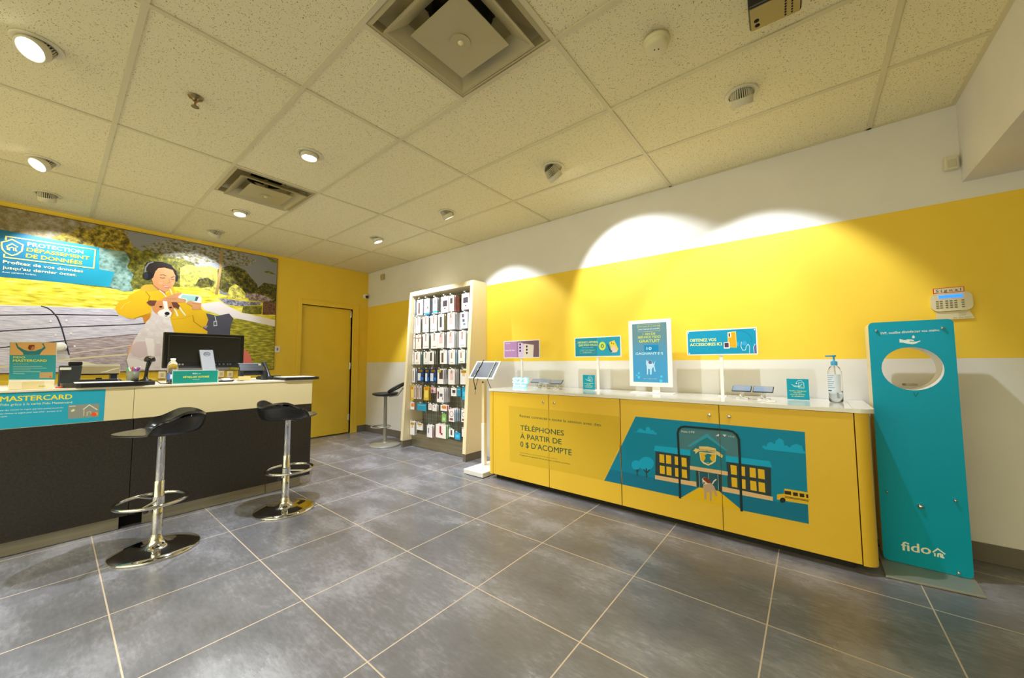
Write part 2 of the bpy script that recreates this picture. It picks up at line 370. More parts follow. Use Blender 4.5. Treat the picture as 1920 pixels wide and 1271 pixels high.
def vent(x0, x1, label):
    y0, y1 = YL[2]-.012, YL[3]+.012; x0 += .012; x1 -= .012; cx = (x0+x1)/2; cy = (y0+y1)/2; hw = (x1-x0)/2
    t = thing('air_vent', label, 'air vent', (cx, cy, H)); o = (cx, cy, H)
    VM = mat('vent_enamel', '#aea37c', .32, spec=.6)
    def ring(mb, r0, z0, r1, z1, M=VM):
        P = [(cx+sx*r0, cy+sy*r0, z0) for sx, sy in ((-1, -1), (1, -1), (1, 1), (-1, 1))]+[(cx+sx*r1, cy+sy*r1, z1) for sx, sy in ((-1, -1), (1, -1), (1, 1), (-1, 1))]
        mb.add(P, [(i, (i+1) % 4, 4+(i+1) % 4, 4+i) for i in range(4)], M)
    mb = MB(); ring(mb, hw, H+.004, hw*.93, H-.004); ring(mb, hw*.93, H-.004, hw*.9, H+.03); ring(mb, hw*.9, H+.03, hw*.5, H+.09)
    mb.lathe([(hw*.5, .09), (.13, .1), (.13, .16), (0, .16)], o, DARK, n=28, caps=False); ring(mb, hw*.5, H+.09, hw*.4, H+.1)
    mb.build('outer_frame', t, origin=o)
    for r, rin, zz, nm in ((hw*.82, hw*.60, -.032, 'middle_cone'), (hw*.53, None, -.034, 'centre_plate')):
        mb = MB()
        if rin:
            ring(mb, r, H+zz-.004, r*.99, H+zz+.006); ring(mb, r*.99, H+zz+.006, rin, H+zz+.05); ring(mb, rin-.012, H+zz+.047, r-.012, H+zz-.002); ring(mb, r-.012, H+zz-.002, r, H+zz-.004)
        else:
            mb.box((cx-r, cy-r, H+zz-.004), (cx+r, cy+r, H+zz), VM)
            P = [(cx-r, cy-r, H+zz-.0045), (cx+r, cy-r, H+zz-.0045), (cx+r, cy+r, H+zz-.0045), (cx-r, cy+r, H+zz-.0045), (cx, cy, H+zz-.014)]
            mb.add(P, [(1, 0, 4), (2, 1, 4), (3, 2, 4), (0, 3, 4)], VM)
            mb.box((cx-.012, cy-.012, H+zz), (cx+.012, cy+.012, H+.1), VM)
            mb.lathe([(.045, -.016), (.044, -.010)], (cx, cy, H+zz), VM, n=28); mb.lathe([(0, -.022), (.010, -.021), (.013, -.016)], (cx, cy, H+zz), CREAM, n=16, caps=False)
        mb.build(nm, t, origin=o)
vent(1.7566, 2.3662, 'small looking square ceiling air vent with stacked cones, above reception counter')
vent(4.195, 4.8046, 'large looking square ceiling air vent with round centre cap, nearest the viewer')

o = (5.172, -1.545, H); t = thing('smoke_detector', 'round cream smoke detector on ceiling right of the large vent', 'smoke detector', o)
CR = mat('aged_white_plastic', '#ddd3ae', .5)
mb = MB(); mb.lathe([(0, 0), (.058, 0), (.058, -.014), (.05, -.018)], o, CR, caps=False); mb.build('mounting_base', t, origin=o)
mb = MB(); mb.lathe([(.05, -.016), (.05, -.034), (.042, -.042), (0, -.043)], o, CR, caps=False); d = mb.build('cover', t, origin=o)
for dx in (-.008, .008):
    mb = MB(); mb.lathe([(0, -.0445), (.003, -.0445), (.003, -.041)], (o[0]+dx, o[1]+dx*.5, H), DARK, n=10, caps=False); mb.build('indicator', d, origin=o).location = (0, 0, 0)
o = (3.05, -2.80, H); t = thing('fire_sprinkler', 'small brass fire sprinkler head in ceiling tile, left of centre', 'sprinkler', o)
BR = mat('aged_brass', '#8a7a5a', .3, 1)
mb = MB(); mb.lathe([(.034, 0), (.030, -.006), (.014, -.010), (.012, -.022)], o, BR, caps=True); mb.build('escutcheon', t, origin=o)
mb = MB()
for sx in (-1, 1): mb.tube([(o[0]+sx*.010, o[1], H-.02), (o[0]+sx*.017, o[1], H-.035), (o[0]+sx*.004, o[1], H-.052)], .0032, BR, 8)
mb.tube([(o[0], o[1], H-.02), (o[0], o[1], H-.052)], .003, ink('#c23a20'), 8); mb.build('frame_arms', t, origin=o)
mb = MB(); mb.lathe([(0, -.052), (.018, -.053), (.018, -.056), (0, -.056)], o, BR, n=14, caps=False); mb.build('deflector', t, origin=o)

# black box on the ceiling
zb = 2.50; pA = on(1397, 29, 2, zb); pB = on(1406, 62, 2, zb); pC = on(1503, 19, 2, zb)
ex = (pC-pB); ey = (pA-pB); ex.z = ey.z = 0; Lx = ex.length; ex.normalize(); ey = Vector((ex.y, -ex.x, 0)); Ly = .13
t = thing('ceiling_device', 'black box with rows of round ports mounted under the ceiling', 'electronic device', (pB.x, pB.y, zb))
o = (pB.x, pB.y, zb)
def BX(u, v, z): q = pB + ex*u + ey*v; return (q.x, q.y, z)
mb = MB(); c = .012
P = [(0, 0), (Lx, 0), (Lx, Ly), (0, Ly)]
mb.hexa([BX(u, v, zb) for u, v in P]+[BX(u, v, H) for u, v in P], BLACK); mb.build('housing', t, bevel=.008, origin=o)
mb = MB(); mb.hexa([BX(u, v, zb-.003) for u, v in ((.006, .006), (Lx-.006, .006), (Lx-.006, Ly-.006), (.006, Ly-.006))]+[BX(u, v, zb+.002) for u, v in ((.006, .006), (Lx-.006, .006), (Lx-.006, Ly-.006), (.006, Ly-.006))], mat('olive_lit_black', '#8a8060', .35, .6))  # olive colour paints the light falling on the black box's underside
pl = mb.build('lit_underside', t, origin=o)
for u, v, r in [(.028, .028, .009), (.026, .055, .009)]+[(Lx*.70, .02+.014*k, .0035) for k in range(6)]+[(Lx*.82, .02+.014*k, .003) for k in range(6)]:
    mb = MB(); mb.lathe([(0, -.006), (r*.6, -.006), (r, -.0045), (r, -.002)], BX(u, v, zb), DARK, n=14, caps=False); mb.build('port', pl, origin=o).location = (0, 0, 0)

# ================================================================== THINGS ON THE WALLS
def plate(name, label, cat, a, b, M, extra=None, bevel=.004):
    mb = MB(); mb.box(a, b, M); o = tuple((a[i]+b[i])/2 for i in range(3))
    r = mb.build(name, bevel=bevel, origin=o); tag(r, label, cat); r['_o'] = o; return r
# keypad
t = thing('alarm_keypad', 'white alarm keypad with lit blue display and open flap on yellow wall', 'alarm keypad', (6.30, 0, 1.42)); o = (6.30, 0, 1.42)
KP = mat('keypad_plastic', '#d9cfae', .45)
def rrect(x0, x1, z0, z1, r, n=5):
    P = []
    for cx, cz, a in ((x1-r, z0+r, -PI/2), (x1-r, z1-r, 0), (x0+r, z1-r, PI/2), (x0+r, z0+r, PI)):
        for i in range(n+1): g = a+PI/2*i/n; P.append((cx+r*math.cos(g), cz+r*math.sin(g)))
    return P
mb = MB(); mb.prism(rrect(6.232, 6.389, 1.376, 1.482, .03), 1, 0, -.022, KP); mb.build('housing', t, bevel=.004, origin=o)
mb = MB(); mb.prism([(6.25, 1.374), (6.376, 1.374), (6.392, 1.328), (6.25, 1.328)], 1, -.004, -.012, KP)
Art(mb, 1, -.012, -1).rtext('Feu  Aux  Police', 6.315, 6.38, 1.334, .006, '#8a8478', 1)
for k in range(4): Art(mb, 1, -.012, -1).rline([(6.335, 1.366-k*.007), (6.368-.004*k, 1.366-k*.007)], .0012, '#8a8478', 1)
mb.build('flap', t, origin=o)
mb = MB(); mb.box((6.262, -.0225, 1.452), (6.352, -.025, 1.468), mat('blue_backlit_display', (.01, .12, 1, 1), .4, emit=2.5)); mb.build('display', t, origin=o)
for i, x in enumerate((6.255, 6.270, 6.291, 6.308, 6.325, 6.352)):
    for j in range(4):
        mb = MB(); z = 1.434-j*.0125; mb.box((x-.005, -.022, z-.003), (x+.005, -.0245, z+.003), mat('rubber_key', '#77705c', .6)); mb.build('key', t, origin=o)
t = plate('wall_label', 'small white label reading Signal in red border above keypad', 'sign', (6.246, -.001, 1.484), (6.364, -.004, 1.514), ink('#d8301e'), bevel=0)
mb = MB(); A = Art(mb, 1, -.004, -1); A.raw([(6.249, 1.487), (6.361, 1.487), (6.361, 1.511), (6.249, 1.511)], ink('#e6d8c0'), 1); A.rtext('S i g n a l', 6.256, 6.352, 1.491, .015, '#1c1c1c', 2, .02)
mb.build('lettering', t, origin=t['_o'])
t = plate('motion_sensor', 'small white motion sensor on upper wall beside the bulkhead', 'sensor', (6.322, 0, 2.195), (6.380, -.032, 2.275), mat('sensor_white', '#d8d2bc', .5), bevel=.008)
mb = MB(); mb.box((6.335, -.031, 2.205), (6.368, -.036, 2.25), mat('sensor_lens', '#c9c2a8', .3)); mb.build('lens', t, origin=t['_o'], bevel=.003)
t = plate('wall_sensor', 'small cream sensor box high on wall near the room corner', 'sensor', (.40, 0, 2.41), (.485, -.03, 2.50), mat('sensor_cream', '#b8a878', .5), bevel=.006)
for z in (2.47, 2.445):
    mb = MB(); mb.lathe([(0, .031), (.008, .031), (.008, .028)], (.418, 0, z), DARK, axis=(0, -1, 0), n=12, caps=False); mb.build('port', t, origin=t['_o'])
t = thing('dome_camera', 'small white dome security camera beside the room corner above door', 'security camera', (0, -.055, 2.19)); o = (0, -.055, 2.19)
mb = MB(); mb.lathe([(.036, 0), (.036, .03), (.03, .05)], o, WHITE, axis=(1, 0, 0), n=28); mb.build('housing', t, bevel=.003, origin=o)
mb = MB(); mb.lathe([(.0, -.03), (.012, -.028), (.022, -.02), (.027, 0), (.022, .012)], (.045, -.052, 2.185), BLACK, n=20, caps=False); mb.build('lens_dome', t, origin=o)
t = plate('light_switch', 'white switch plate on yellow wall between mural and door', 'switch', (0, -1.285, 1.245), (.008, -1.355, 1.33), WHITE, bevel=.002)
mb = MB(); mb.box((.008, -1.312, 1.27), (.014, -1.328, 1.305), ink('#8c8c94')); mb.build('toggle', t, origin=t['_o'])
for k, (y, z, lb) in enumerate(((-2.462, .975, 'cream socket box on yellow wall below mural, left end of monitor'), (-1.84, .965, 'cream socket box on yellow wall behind the desk phone'), (-1.93, .972, 'cream socket box on yellow wall right of monitor stand'))):
    t = plate('socket_box', lb, 'power socket', (0, y-.03, z-.045), (.03, y+.03, z+.035), CREAM)
    mb = MB(); mb.box((.03, y-.012, z-.02), (.032, y+.012, z+.015), ink('#c9b98a')); mb.build('socket', t, origin=t['_o'])

# ================================================================== MURAL on the left wall
def mural():
    y1 = -1.362; y0 = on(-70, 500, 0, 0).y; zb, zt = 1.018, 2.527; X0 = .018
    t = thing('wall_mural', 'large printed mural of person with phone and dog on a park bench', 'poster', (0, (y0+y1)/2, (zb+zt)/2)); o = (0, (y0+y1)/2, (zb+zt)/2)
    mb = MB(); fr = mat('mural_edge', '#3a3226', .5)
    mb.box((0, y0-.006, zb-.006), (X0-.002, y1+.006, zt+.006), fr); mb.build('backing_board', t, origin=o)
    mb = MB(); A = Art(mb, 0, X0-.0015, 1, clip=(y0, y1, zb, zt))
    BARE = noisy('print_bare_trees', [(.3, '#6a5c40'), (.45, '#85764f'), (.56, '#9a8c74'), (.7, '#a8a4a6')], (14, 22, 22), 9, .6, rn=.7)
    BUSH = noisy('print_gold_bushes', [(.33, '#2c2a12'), (.45, '#6a5c1c'), (.56, '#a8902c'), (.68, '#d0b84c')], (20, 26, 26), 9, .6, rn=.72)
    GRN = noisy('print_green_trees', [(.32, '#33381c'), (.46, '#5f6024'), (.57, '#8b862e'), (.7, '#c4ba54')], (22, 26, 26), 9, .6, rn=.74)
    LEM = noisy('print_sunlit_bushes', [(.34, '#6e7668'), (.44, '#a8a04c'), (.54, '#dccf50'), (.66, '#f4ea90')], (22, 28, 28), 9, .6, rn=.7)
    DK = noisy('print_dark_tree', [(.36, '#1c2118'), (.48, '#45431c'), (.6, '#857a24'), (.7, '#c2ae3c')], (24, 30, 30), 9, .6, rn=.76)
    LEAF = noisy('print_leaves_on_sky', [(.38, '#4a4428'), (.46, '#7a7040'), (.52, '#96948c'), (.6, '#9fa0a6')], (14, 30, 40), 9, .6, rn=.75)
    GRASS = noisy('print_bright_grass', [(.34, '#c2b030'), (.45, '#ecdc3c'), (.56, '#f8ea58'), (.7, '#fdf694')], (4, 8, 40), 7, .6)
    GRS2 = noisy('print_shaded_grass', [(.32, '#6a6a26'), (.46, '#8f8a2a'), (.56, '#b4aa34'), (.7, '#dcd24e')], (4, 12, 55), 8, .6)
    WOOD = noisy('print_bench_planks', [(.30, '#9a94ae'), (.42, '#c6c0d8'), (.56, '#dedbee'), (.72, '#f2f0fa')], (4, 9, 90), 9, .6, rn=.7)
    WOOD2 = noisy('print_bench_planks_brown', [(.32, '#7c6870'), (.44, '#a8989f'), (.56, '#cabcc8'), (.70, '#eae0e8')], (4, 11, 80), 9, .6, rn=.74)
    HAZE = noisy('print_hazy_shrubs', [(.36, '#5d8078'), (.5, '#86aaa4'), (.64, '#a4c6c0')], (18, 24, 24), 8, .6)
    A.raw([(y0, zb), (y1, zb), (y1, zt), (y0, zt)], ink('#8f9096'), 0)
    A.poly([(-80, 360), (60, 395), (240, 432), (240, 500), (60, 470), (-80, 470)], BARE, 1)
    A.poly([(95, 448), (118, 436), (130, 440), (150, 425), (168, 432), (190, 421), (205, 426), (228, 432), (243, 448), (252, 470), (262, 500), (262, 545), (100, 530)], BUSH, 2)
    A.poly([(240, 480), (252, 462), (266, 472), (282, 460), (300, 466), (318, 452), (335, 456), (350, 470), (362, 486), (372, 520), (372, 560), (240, 560)], GRN, 3)
    A.poly([(262, 462), (292, 455), (330, 446), (372, 462), (418, 462), (452, 474), (470, 484), (486, 490), (466, 498), (430, 500), (398, 492), (372, 496), (345, 486), (310, 480), (280, 470)], LEAF, 4)
    A.poly([(500, 482), (519, 488), (519, 493), (508, 491)], GRN, 4); A.poly([(492, 509), (504, 508), (519, 515), (505, 513)], GRN, 4)
    A.poly([(338, 502), (352, 496), (372, 500), (392, 498), (412, 505), (412, 575), (336, 560)], LEM, 5)
    A.poly([(408, 505), (428, 498), (446, 500), (460, 507), (470, 520), (482, 533), (486, 556), (470, 556), (448, 548), (420, 548), (408, 540)], DK, 6)
    A.poly([(372, 524), (388, 520), (402, 528), (400, 537), (378, 540), (366, 535)], DK, 6)
    A.poly([(483, 540), (495, 530), (519, 534), (519, 570), (486, 562)], DK, 6)
    # grass
    A.poly([(-80, 508), (0, 515), (240, 545), (300, 536), (372, 540), (420, 553), (519, 566), (519, 640), (300, 640), (200, 600), (-80, 600)], GRASS, 5.5)
    A.poly([(420, 600), (449, 597), (519, 612), (519, 705), (430, 705)], GRS2, 7)
    A.poly([(374, 570), (412, 565), (428, 574), (453, 586), (519, 601), (519, 613), (449, 598), (410, 590), (385, 582)], '#f4ecf0', 8)
    A.poly([(330, 560), (375, 558), (412, 566), (400, 580), (370, 580)], GRASS, 7.5)
    A.poly([(453, 586), (456, 574), (491, 574), (490, 589), (470, 589)], GRN, 9)
    A.poly([(408, 559), (424, 560), (443, 563), (470, 566), (489, 566), (488, 572), (446, 574), (424, 571)], noisy('print_rocks', [(.35, '#5c5c6e'), (.5, '#83859a'), (.65, '#c4b8c4')], (30, 40, 40), 6), 9)
    A.poly([(462, 550), (480, 550), (502, 556), (512, 563), (495, 566), (467, 563)], noisy('print_rocks_red', [(.35, '#6a5458'), (.5, '#a08a8e'), (.65, '#cfc4cc')], (30, 40, 40), 6), 9)
    A.poly([(493, 566), (500, 564), (519, 570), (518, 590), (492, 590)], noisy('print_brown_block', [(.35, '#4c3024'), (.6, '#8a6450')], (40, 60, 60), 6), 10)
    A.poly([(430, 540), (440, 532), (450, 538), (460, 550), (460, 561), (445, 562), (424, 558)], LEM, 10)
    A.poly([(413, 468), (419, 469), (416, 500), (412, 530), (408, 553), (403, 552), (407, 528), (411, 500)], '#a88a58', 10)
    # blue header
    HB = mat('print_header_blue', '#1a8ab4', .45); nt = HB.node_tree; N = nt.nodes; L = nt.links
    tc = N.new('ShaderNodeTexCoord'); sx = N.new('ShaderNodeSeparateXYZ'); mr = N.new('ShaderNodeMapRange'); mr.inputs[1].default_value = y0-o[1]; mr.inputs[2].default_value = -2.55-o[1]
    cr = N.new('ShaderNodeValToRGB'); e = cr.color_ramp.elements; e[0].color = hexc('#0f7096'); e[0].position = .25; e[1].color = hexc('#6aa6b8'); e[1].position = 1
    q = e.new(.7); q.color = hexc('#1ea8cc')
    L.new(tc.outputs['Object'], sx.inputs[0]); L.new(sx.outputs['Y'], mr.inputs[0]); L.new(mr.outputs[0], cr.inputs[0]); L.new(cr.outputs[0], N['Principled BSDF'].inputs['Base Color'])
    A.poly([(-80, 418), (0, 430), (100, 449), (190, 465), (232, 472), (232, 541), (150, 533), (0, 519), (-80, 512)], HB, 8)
    A.poly([(186, 464), (236, 473), (244, 488), (238, 500), (250, 515), (244, 530), (250, 546), (232, 547), (205, 538), (215, 510), (186, 505)], HAZE, 9)
    # bench
    A.poly([(-80, 571), (0, 572.5), (80, 574), (212, 579), (240, 592), (300, 600), (330, 620), (330, 720), (-80, 720)], WOOD, 11)
    A.poly([(122, 639), (240, 628), (300, 625), (300, 720), (135, 720), (130, 665)], WOOD2, 12)
    A.line([(-80, 571), (0, 572.5), (80, 574), (212, 579)], .006, '#fffbe8', 12)
    for pts in ([(-80, 593), (0, 591), (105, 589.5), (221, 591.5)], [(-80, 627), (0, 621), (120, 613), (240, 609), (280, 606)], [(122, 639), (60, 645), (0, 652), (-80, 662)]):
        A.line(pts, .010, '#34303e', 13)
    A.line([(122, 638.7), (240, 628), (262, 626)], .006, '#6a5648', 13)
    A.line([(130, 663), (240, 648), (255, 645)], .008, '#f0dcd4', 13); A.line([(-80, 698), (0, 688), (60, 682), (140, 672), (240, 664)], .014, '#e8dcb0', 13)
    A.line([(78, 574), (88, 577), (96, 582), (107.6, 595), (115.4, 613.5), (122, 637.6), (129.6, 665)], .010, '#3c3a4a', 14)
    for p in ((95, 602), (124.6, 600.7), (104.4, 628), (133, 625), (140, 649)): A.ell(p, 2.2, 2.4, '#f2f2f6', 15, 12); A.line([(p[0]-2, p[1]+2), (p[0]+1.4, p[1]+2.7)], .004, '#55506a', 14)
    # ---- person and dog
    A.crop(210, 480, 7.94)
    Y1 = '#edbe26'
    A.poly([(1390, 850), (1570, 890), (1740, 855), (1805, 930), (1760, 1060), (1750, 1240), (1380, 1240), (1350, 1060)], '#555566', 16)
    A.poly([(1510, 970), (1560, 960), (1565, 1040), (1510, 1045)], '#c8ccd4', 17); A.poly([(1522, 985), (1550, 980), (1552, 1028), (1522, 1030)], '#555566', 18); A.line([(1530, 890), (1545, 960)], .008, '#d8dce2', 17)
    A.poly([(60, 730), (130, 655), (230, 640), (240, 600), (300, 560), (420, 500), (440, 460), (480, 435), (600, 425), (690, 505), (790, 575), (850, 520), (905, 440), (930, 500), (960, 640), (1100, 700), (1200, 760), (1310, 770), (1390, 840), (1432, 950), (1400, 1040), (1330, 1060), (1420, 1120), (1410, 1250), (900, 1250), (870, 980), (600, 1000), (480, 990), (450, 890), (380, 915), (330, 935), (250, 930), (100, 870), (50, 800)], Y1, 17)
    A.poly([(440, 460), (480, 430), (600, 420), (700, 510), (560, 530), (420, 510)], '#d8b040', 18)
    A.line([(500, 530), (560, 600), (540, 680)], .008, '#b88a18', 18.5); A.line([(270, 680), (180, 720), (130, 790)], .006, '#f8d858', 18.5); A.line([(330, 930), (450, 890), (570, 850)], .006, '#b88a18', 18.5)
    A.line([(1200, 880), (1220, 980), (1330, 1060)], .008, '#b88a18', 18.5); A.line([(900, 940), (1060, 930), (1200, 880)], .005, '#d8a418', 18.5); A.poly([(1340, 1060), (1430, 1030), (1400, 1080)], '#b09aa8', 18.5)
    SK = '#dfa070'
    A.poly([(600, 240), (640, 190), (760, 165), (900, 195), (945, 290), (935, 400), (885, 480), (825, 522), (780, 530), (700, 490), (615, 425), (588, 340)], SK, 19)
    A.poly([(620, 420), (700, 490), (790, 530), (800, 590), (700, 520), (620, 450)], '#b87a50', 18.8)
    A.poly([(498, 130), (520, 95), (600, 80), (740, 88), (870, 128), (955, 225), (965, 300), (940, 290), (905, 210), (780, 172), (690, 180), (645, 230), (612, 320), (590, 340), (560, 240), (500, 200)], '#2c211e', 20)
    A.line([(490, 240), (500, 170), (545, 110), (610, 90)], .012, '#8a8a8e', 21); A.ell((535, 295), 78, 62, '#1c1c22', 22); A.ell((500, 290), 38, 50, '#34343c', 23); A.ell((962, 330), 22, 52, '#2c2a34', 19.5)
    A.line([(718, 283), (760, 278), (805, 298)], .006, '#3a241c', 21); A.line([(880, 318), (925, 308)], .006, '#3a241c', 21)
    A.line([(715, 322), (750, 330), (782, 326)], .006, '#2a1a18', 21); A.line([(875, 343), (900, 348), (925, 343)], .005, '#2a1a18', 21)
    A.line([(845, 340), (860, 395), (825, 408)], .004, '#b4744c', 21); A.poly([(752, 435), (800, 442), (862, 462), (835, 482), (790, 472)], '#c8605a', 21); A.poly([(765, 442), (850, 462), (830, 468), (785, 458)], '#fbf2ec', 22)
    A.ell((725, 400), 34, 22, '#e6ac80', 20.5); A.ell((900, 410), 20, 20, '#e6ac80', 20.5)
    A.line([(705, 512), (770, 560), (800, 605)], .010, '#f6ecd8', 21); A.line([(862, 495), (880, 530), (895, 580)], .010, '#f6ecd8', 21)
    A.poly([(735, 640), (860, 590), (960, 550), (1040, 545), (1010, 610), (960, 625), (1095, 660), (1085, 695), (960, 690), (780, 672)], SK, 23)
    A.line([(800, 640), (950, 640)], .004, '#b4744c', 24)
    A.poly([(985, 600), (1040, 560), (1290, 588), (1335, 620), (1320, 725), (1100, 700), (1105, 652), (985, 625)], '#e8f2f2', 24); A.poly([(1050, 575), (1260, 598), (1240, 680), (1110, 670), (1115, 640), (1020, 620)], '#a8d8d8', 25); A.poly([(1245, 605), (1290, 605), (1262, 672), (1230, 668)], '#46646c', 26)
    A.poly([(1110, 680), (1170, 665), (1230, 690), (1330, 700), (1320, 760), (1260, 800), (1200, 790), (1190, 740), (1120, 715)], SK, 26); A.line([(1190, 700), (1300, 720)], .004, '#b4744c', 27)
    A.poly([(1190, 740), (1320, 765), (1330, 800), (1190, 800)], '#d8a060', 25.5)
    A.line([(912, 780), (950, 820), (975, 890)], .014, '#f8f0dc', 19); A.line([(1000, 760), (1040, 820), (1090, 882)], .014, '#f8f0dc', 19)
    A.poly([(450, 890), (575, 860), (560, 930), (480, 1000)], '#d08830', 18)
    DOG = noisy('print_dog_coat', [(.3, '#d8ccd0'), (.55, '#e4dade'), (.75, '#f0e8ea')], (16, 20, 20), 6)
    A.poly([(585, 760), (582, 900), (530, 960), (480, 1020), (410, 1120), (350, 1210), (300, 1290), (240, 1400), (215, 1560), (260, 1660), (500, 1700), (800, 1700), (930, 1600), (930, 1150), (880, 990), (862, 900), (860, 830), (700, 760)], DOG, 27)
    A.poly([(240, 1400), (290, 1300), (330, 1240), (290, 1360), (240, 1480), (215, 1560)], '#e8b088', 28)
    A.line([(560, 1300), (600, 1420), (610, 1560)], .010, '#c2a8ae', 28); A.line([(690, 1320), (700, 1460)], .008, '#c2a8ae', 28); A.line([(330, 1560), (480, 1600), (520, 1680)], .008, '#c2a8ae', 28)
    A.poly([(590, 760), (610, 700), (680, 665), (780, 660), (880, 680), (925, 750), (905, 850), (860, 912), (790, 918), (700, 885), (640, 850), (600, 810)], '#d9935c', 29)
    A.poly([(752, 668), (820, 676), (832, 780), (890, 850), (868, 905), (800, 925), (700, 890), (672, 850), (700, 815), (775, 785)], '#f4eeee', 30)
    A.poly([(510, 690), (560, 660), (665, 664), (630, 740), (595, 745), (550, 730)], '#70443a', 31); A.poly([(880, 688), (960, 690), (1008, 740), (985, 795), (950, 768), (912, 765)], '#70443a', 31)
    A.ell((818, 857), 38, 26, '#23262c', 32); A.ell((724, 756), 26, 13, '#2a1c18', 32); A.ell((868, 768), 22, 13, '#2a1c18', 32); A.poly([(770, 885), (830, 890), (805, 905)], '#8a5048', 32)
    A.crop(200, 560, 6.4); A.poly([(300, 560), (360, 520), (460, 510), (480, 600), (486, 690), (400, 712), (320, 690), (280, 640)], '#d8c2c8', 28.5); A.poly([(455, 470), (560, 480), (572, 560), (566, 690), (500, 700), (484, 600)], '#f2eaec', 29); A.poly([(590, 540), (640, 540), (650, 690), (585, 690)], '#dccad0', 28.5); A.poly([(240, 720), (330, 715), (470, 760), (520, 830), (420, 848), (262, 822)], '#efe6ea', 29.5)
    A.T = lambda p: p
    A.poly([(452, 655), (460, 656), (467, 663), (472, 676), (473, 705), (448, 705)], '#ec8078', 17)
    # ---- header writing
    A.crop(0, 385, 7.94)
    OL = '#dcd886'
    A.line([(25, 550), (110, 530), (180, 508), (250, 545), (342, 590), (325, 680), (250, 730), (180, 748), (90, 710), (40, 660), (22, 600)], .010, OL, 20, True)
    A.line([(100, 612), (180, 572), (262, 622)], .008, OL, 20); A.line([(112, 622), (114, 665)], .008, OL, 20); A.line([(140, 668), (142, 635), (180, 625), (205, 640), (206, 672)], .008, OL, 20); A.line([(235, 635), (236, 678), (250, 682)], .008, OL, 20)
    A.line([(85, 510), (95, 462), (1420, 660), (1395, 938), (60, 772), (64, 730)], .010, OL, 20)
    A.text('PROTECTION', (410, 604), (1240, 724), (414, 545), '#ffffff', 21, .03)
    A.text('DÉPASSEMENT', (398, 682), (1330, 812), (402, 628), '#f4e23c', 21, .03)
    A.text('DE DONNÉES', (388, 775), (1222, 884), (392, 716), '#f4e23c', 21, .03)
    A.text('Profitez de vos données', (45, 858), (1235, 1002), (50, 812), '#fbf6c0', 21, .02)
    A.text('jusqu’au dernier octet.', (40, 942), (1140, 1056), (45, 896), '#fbf6c0', 21, .02)
    A.text('Avec certains forfaits.', (28, 1002), (545, 1046), (30, 978), '#e8f4f4', 21)
    mb.build('print', t, origin=o)
    # white disc
    c = (X0+.012, -3.195, 1.262); d = thing('wall_disc', 'round white plastic disc fixed on the mural bench, above printer', 'sensor', c)
    mb = MB(); mb.lathe([(0, -.002), (.043, -.002), (.043, .012), (.036, .018), (0, .019)], c, WHITE, axis=(1, 0, 0), n=32, caps=False); mb.build('disc_body', d, origin=c)
    mb = MB(); mb.tube([(c[0]+.019, c[1]+.028*math.cos(g), c[2]+.028*math.sin(g)-.002) for g in [PI+PI*i/10 for i in range(11)]], .0016, ink('#c9c2a4'), 6); mb.build('groove', d, origin=c)
mural()

# ================================================================== ACCESSORY RACK
RX0, RX1 = 1.462, 2.675
def rack():
    o = ((RX0+RX1)/2, 0, 0); t = thing('accessory_wall_rack', 'tall white framed wall rack holding rows of hanging phone accessories', 'display rack', o)
    RW = mat('rack_white_laminate', '#f0e0ba', .4); yb, yt = -.345, -.225; zt = 2.05; th = .05
    for x0 in (RX0, RX1-th):
        mb = MB(); mb.prism([(-.003, .085), (yb, .085), (yt, zt), (-.003, zt)], 0, x0, x0+th, RW); mb.build('side_panel', t, origin=o, bevel=.003)
        mb = MB(); mb.prism([(-.014, 0), (yb+.006, 0), (yb+.006, .085), (-.014, .085)], 0, x0+.003, x0+th-.003, GREY_BASE); mb.build('plinth', t, origin=o)
    mb = MB(); mb.hexa([(RX0+th, yt-.004, zt-.06), (RX1-th, yt-.004, zt-.06), (RX1-th, -.003, zt-.06), (RX0+th, -.003, zt-.06), (RX0+th, yt, zt), (RX1-th, yt, zt), (RX1-th, -.003, zt), (RX0+th, -.003, zt)], RW); mb.build('top_panel', t, origin=o, bevel=.003)
    mb = MB(); BP = mat('grey_mesh_panel', '#87887a', .5, .3); mb.box((RX0+th, -.03, .1), (RX1-th, -.004, zt-.06), BP)
    G = mat('grey_wire', '#b0b0a6', .4, .6)
    for k in range(34): z = .24+k*.052; mb.box((RX0+th, -.034, z), (RX1-th, -.03, z+.006), G)
    for k in range(28): x = RX0+th+.02+k*.0405; mb.box((x, -.037, .22), (x+.004, -.034, zt-.07), G)
    mb.build('mesh_back_panel', t, origin=o)
    mb = MB(); mb.box((RX0+th, -.205, .004), (RX1-th, -.19, .17), STEEL); mb.box((RX0+th, -.2, .17), (RX1-th, -.03, .175), STEEL); mb.build('kick_panel', t, origin=o)
    return t, o
rack_t, rack_o = rack()
ROWS = ['top', 'second', 'third', 'fourth', 'fifth', 'sixth', 'seventh', 'bottom']
ORD = ['first', 'second', 'third', 'fourth', 'fifth', 'sixth', 'seventh', 'eighth', 'ninth', 'tenth', 'eleventh']
W_ = '#f4f0ee'
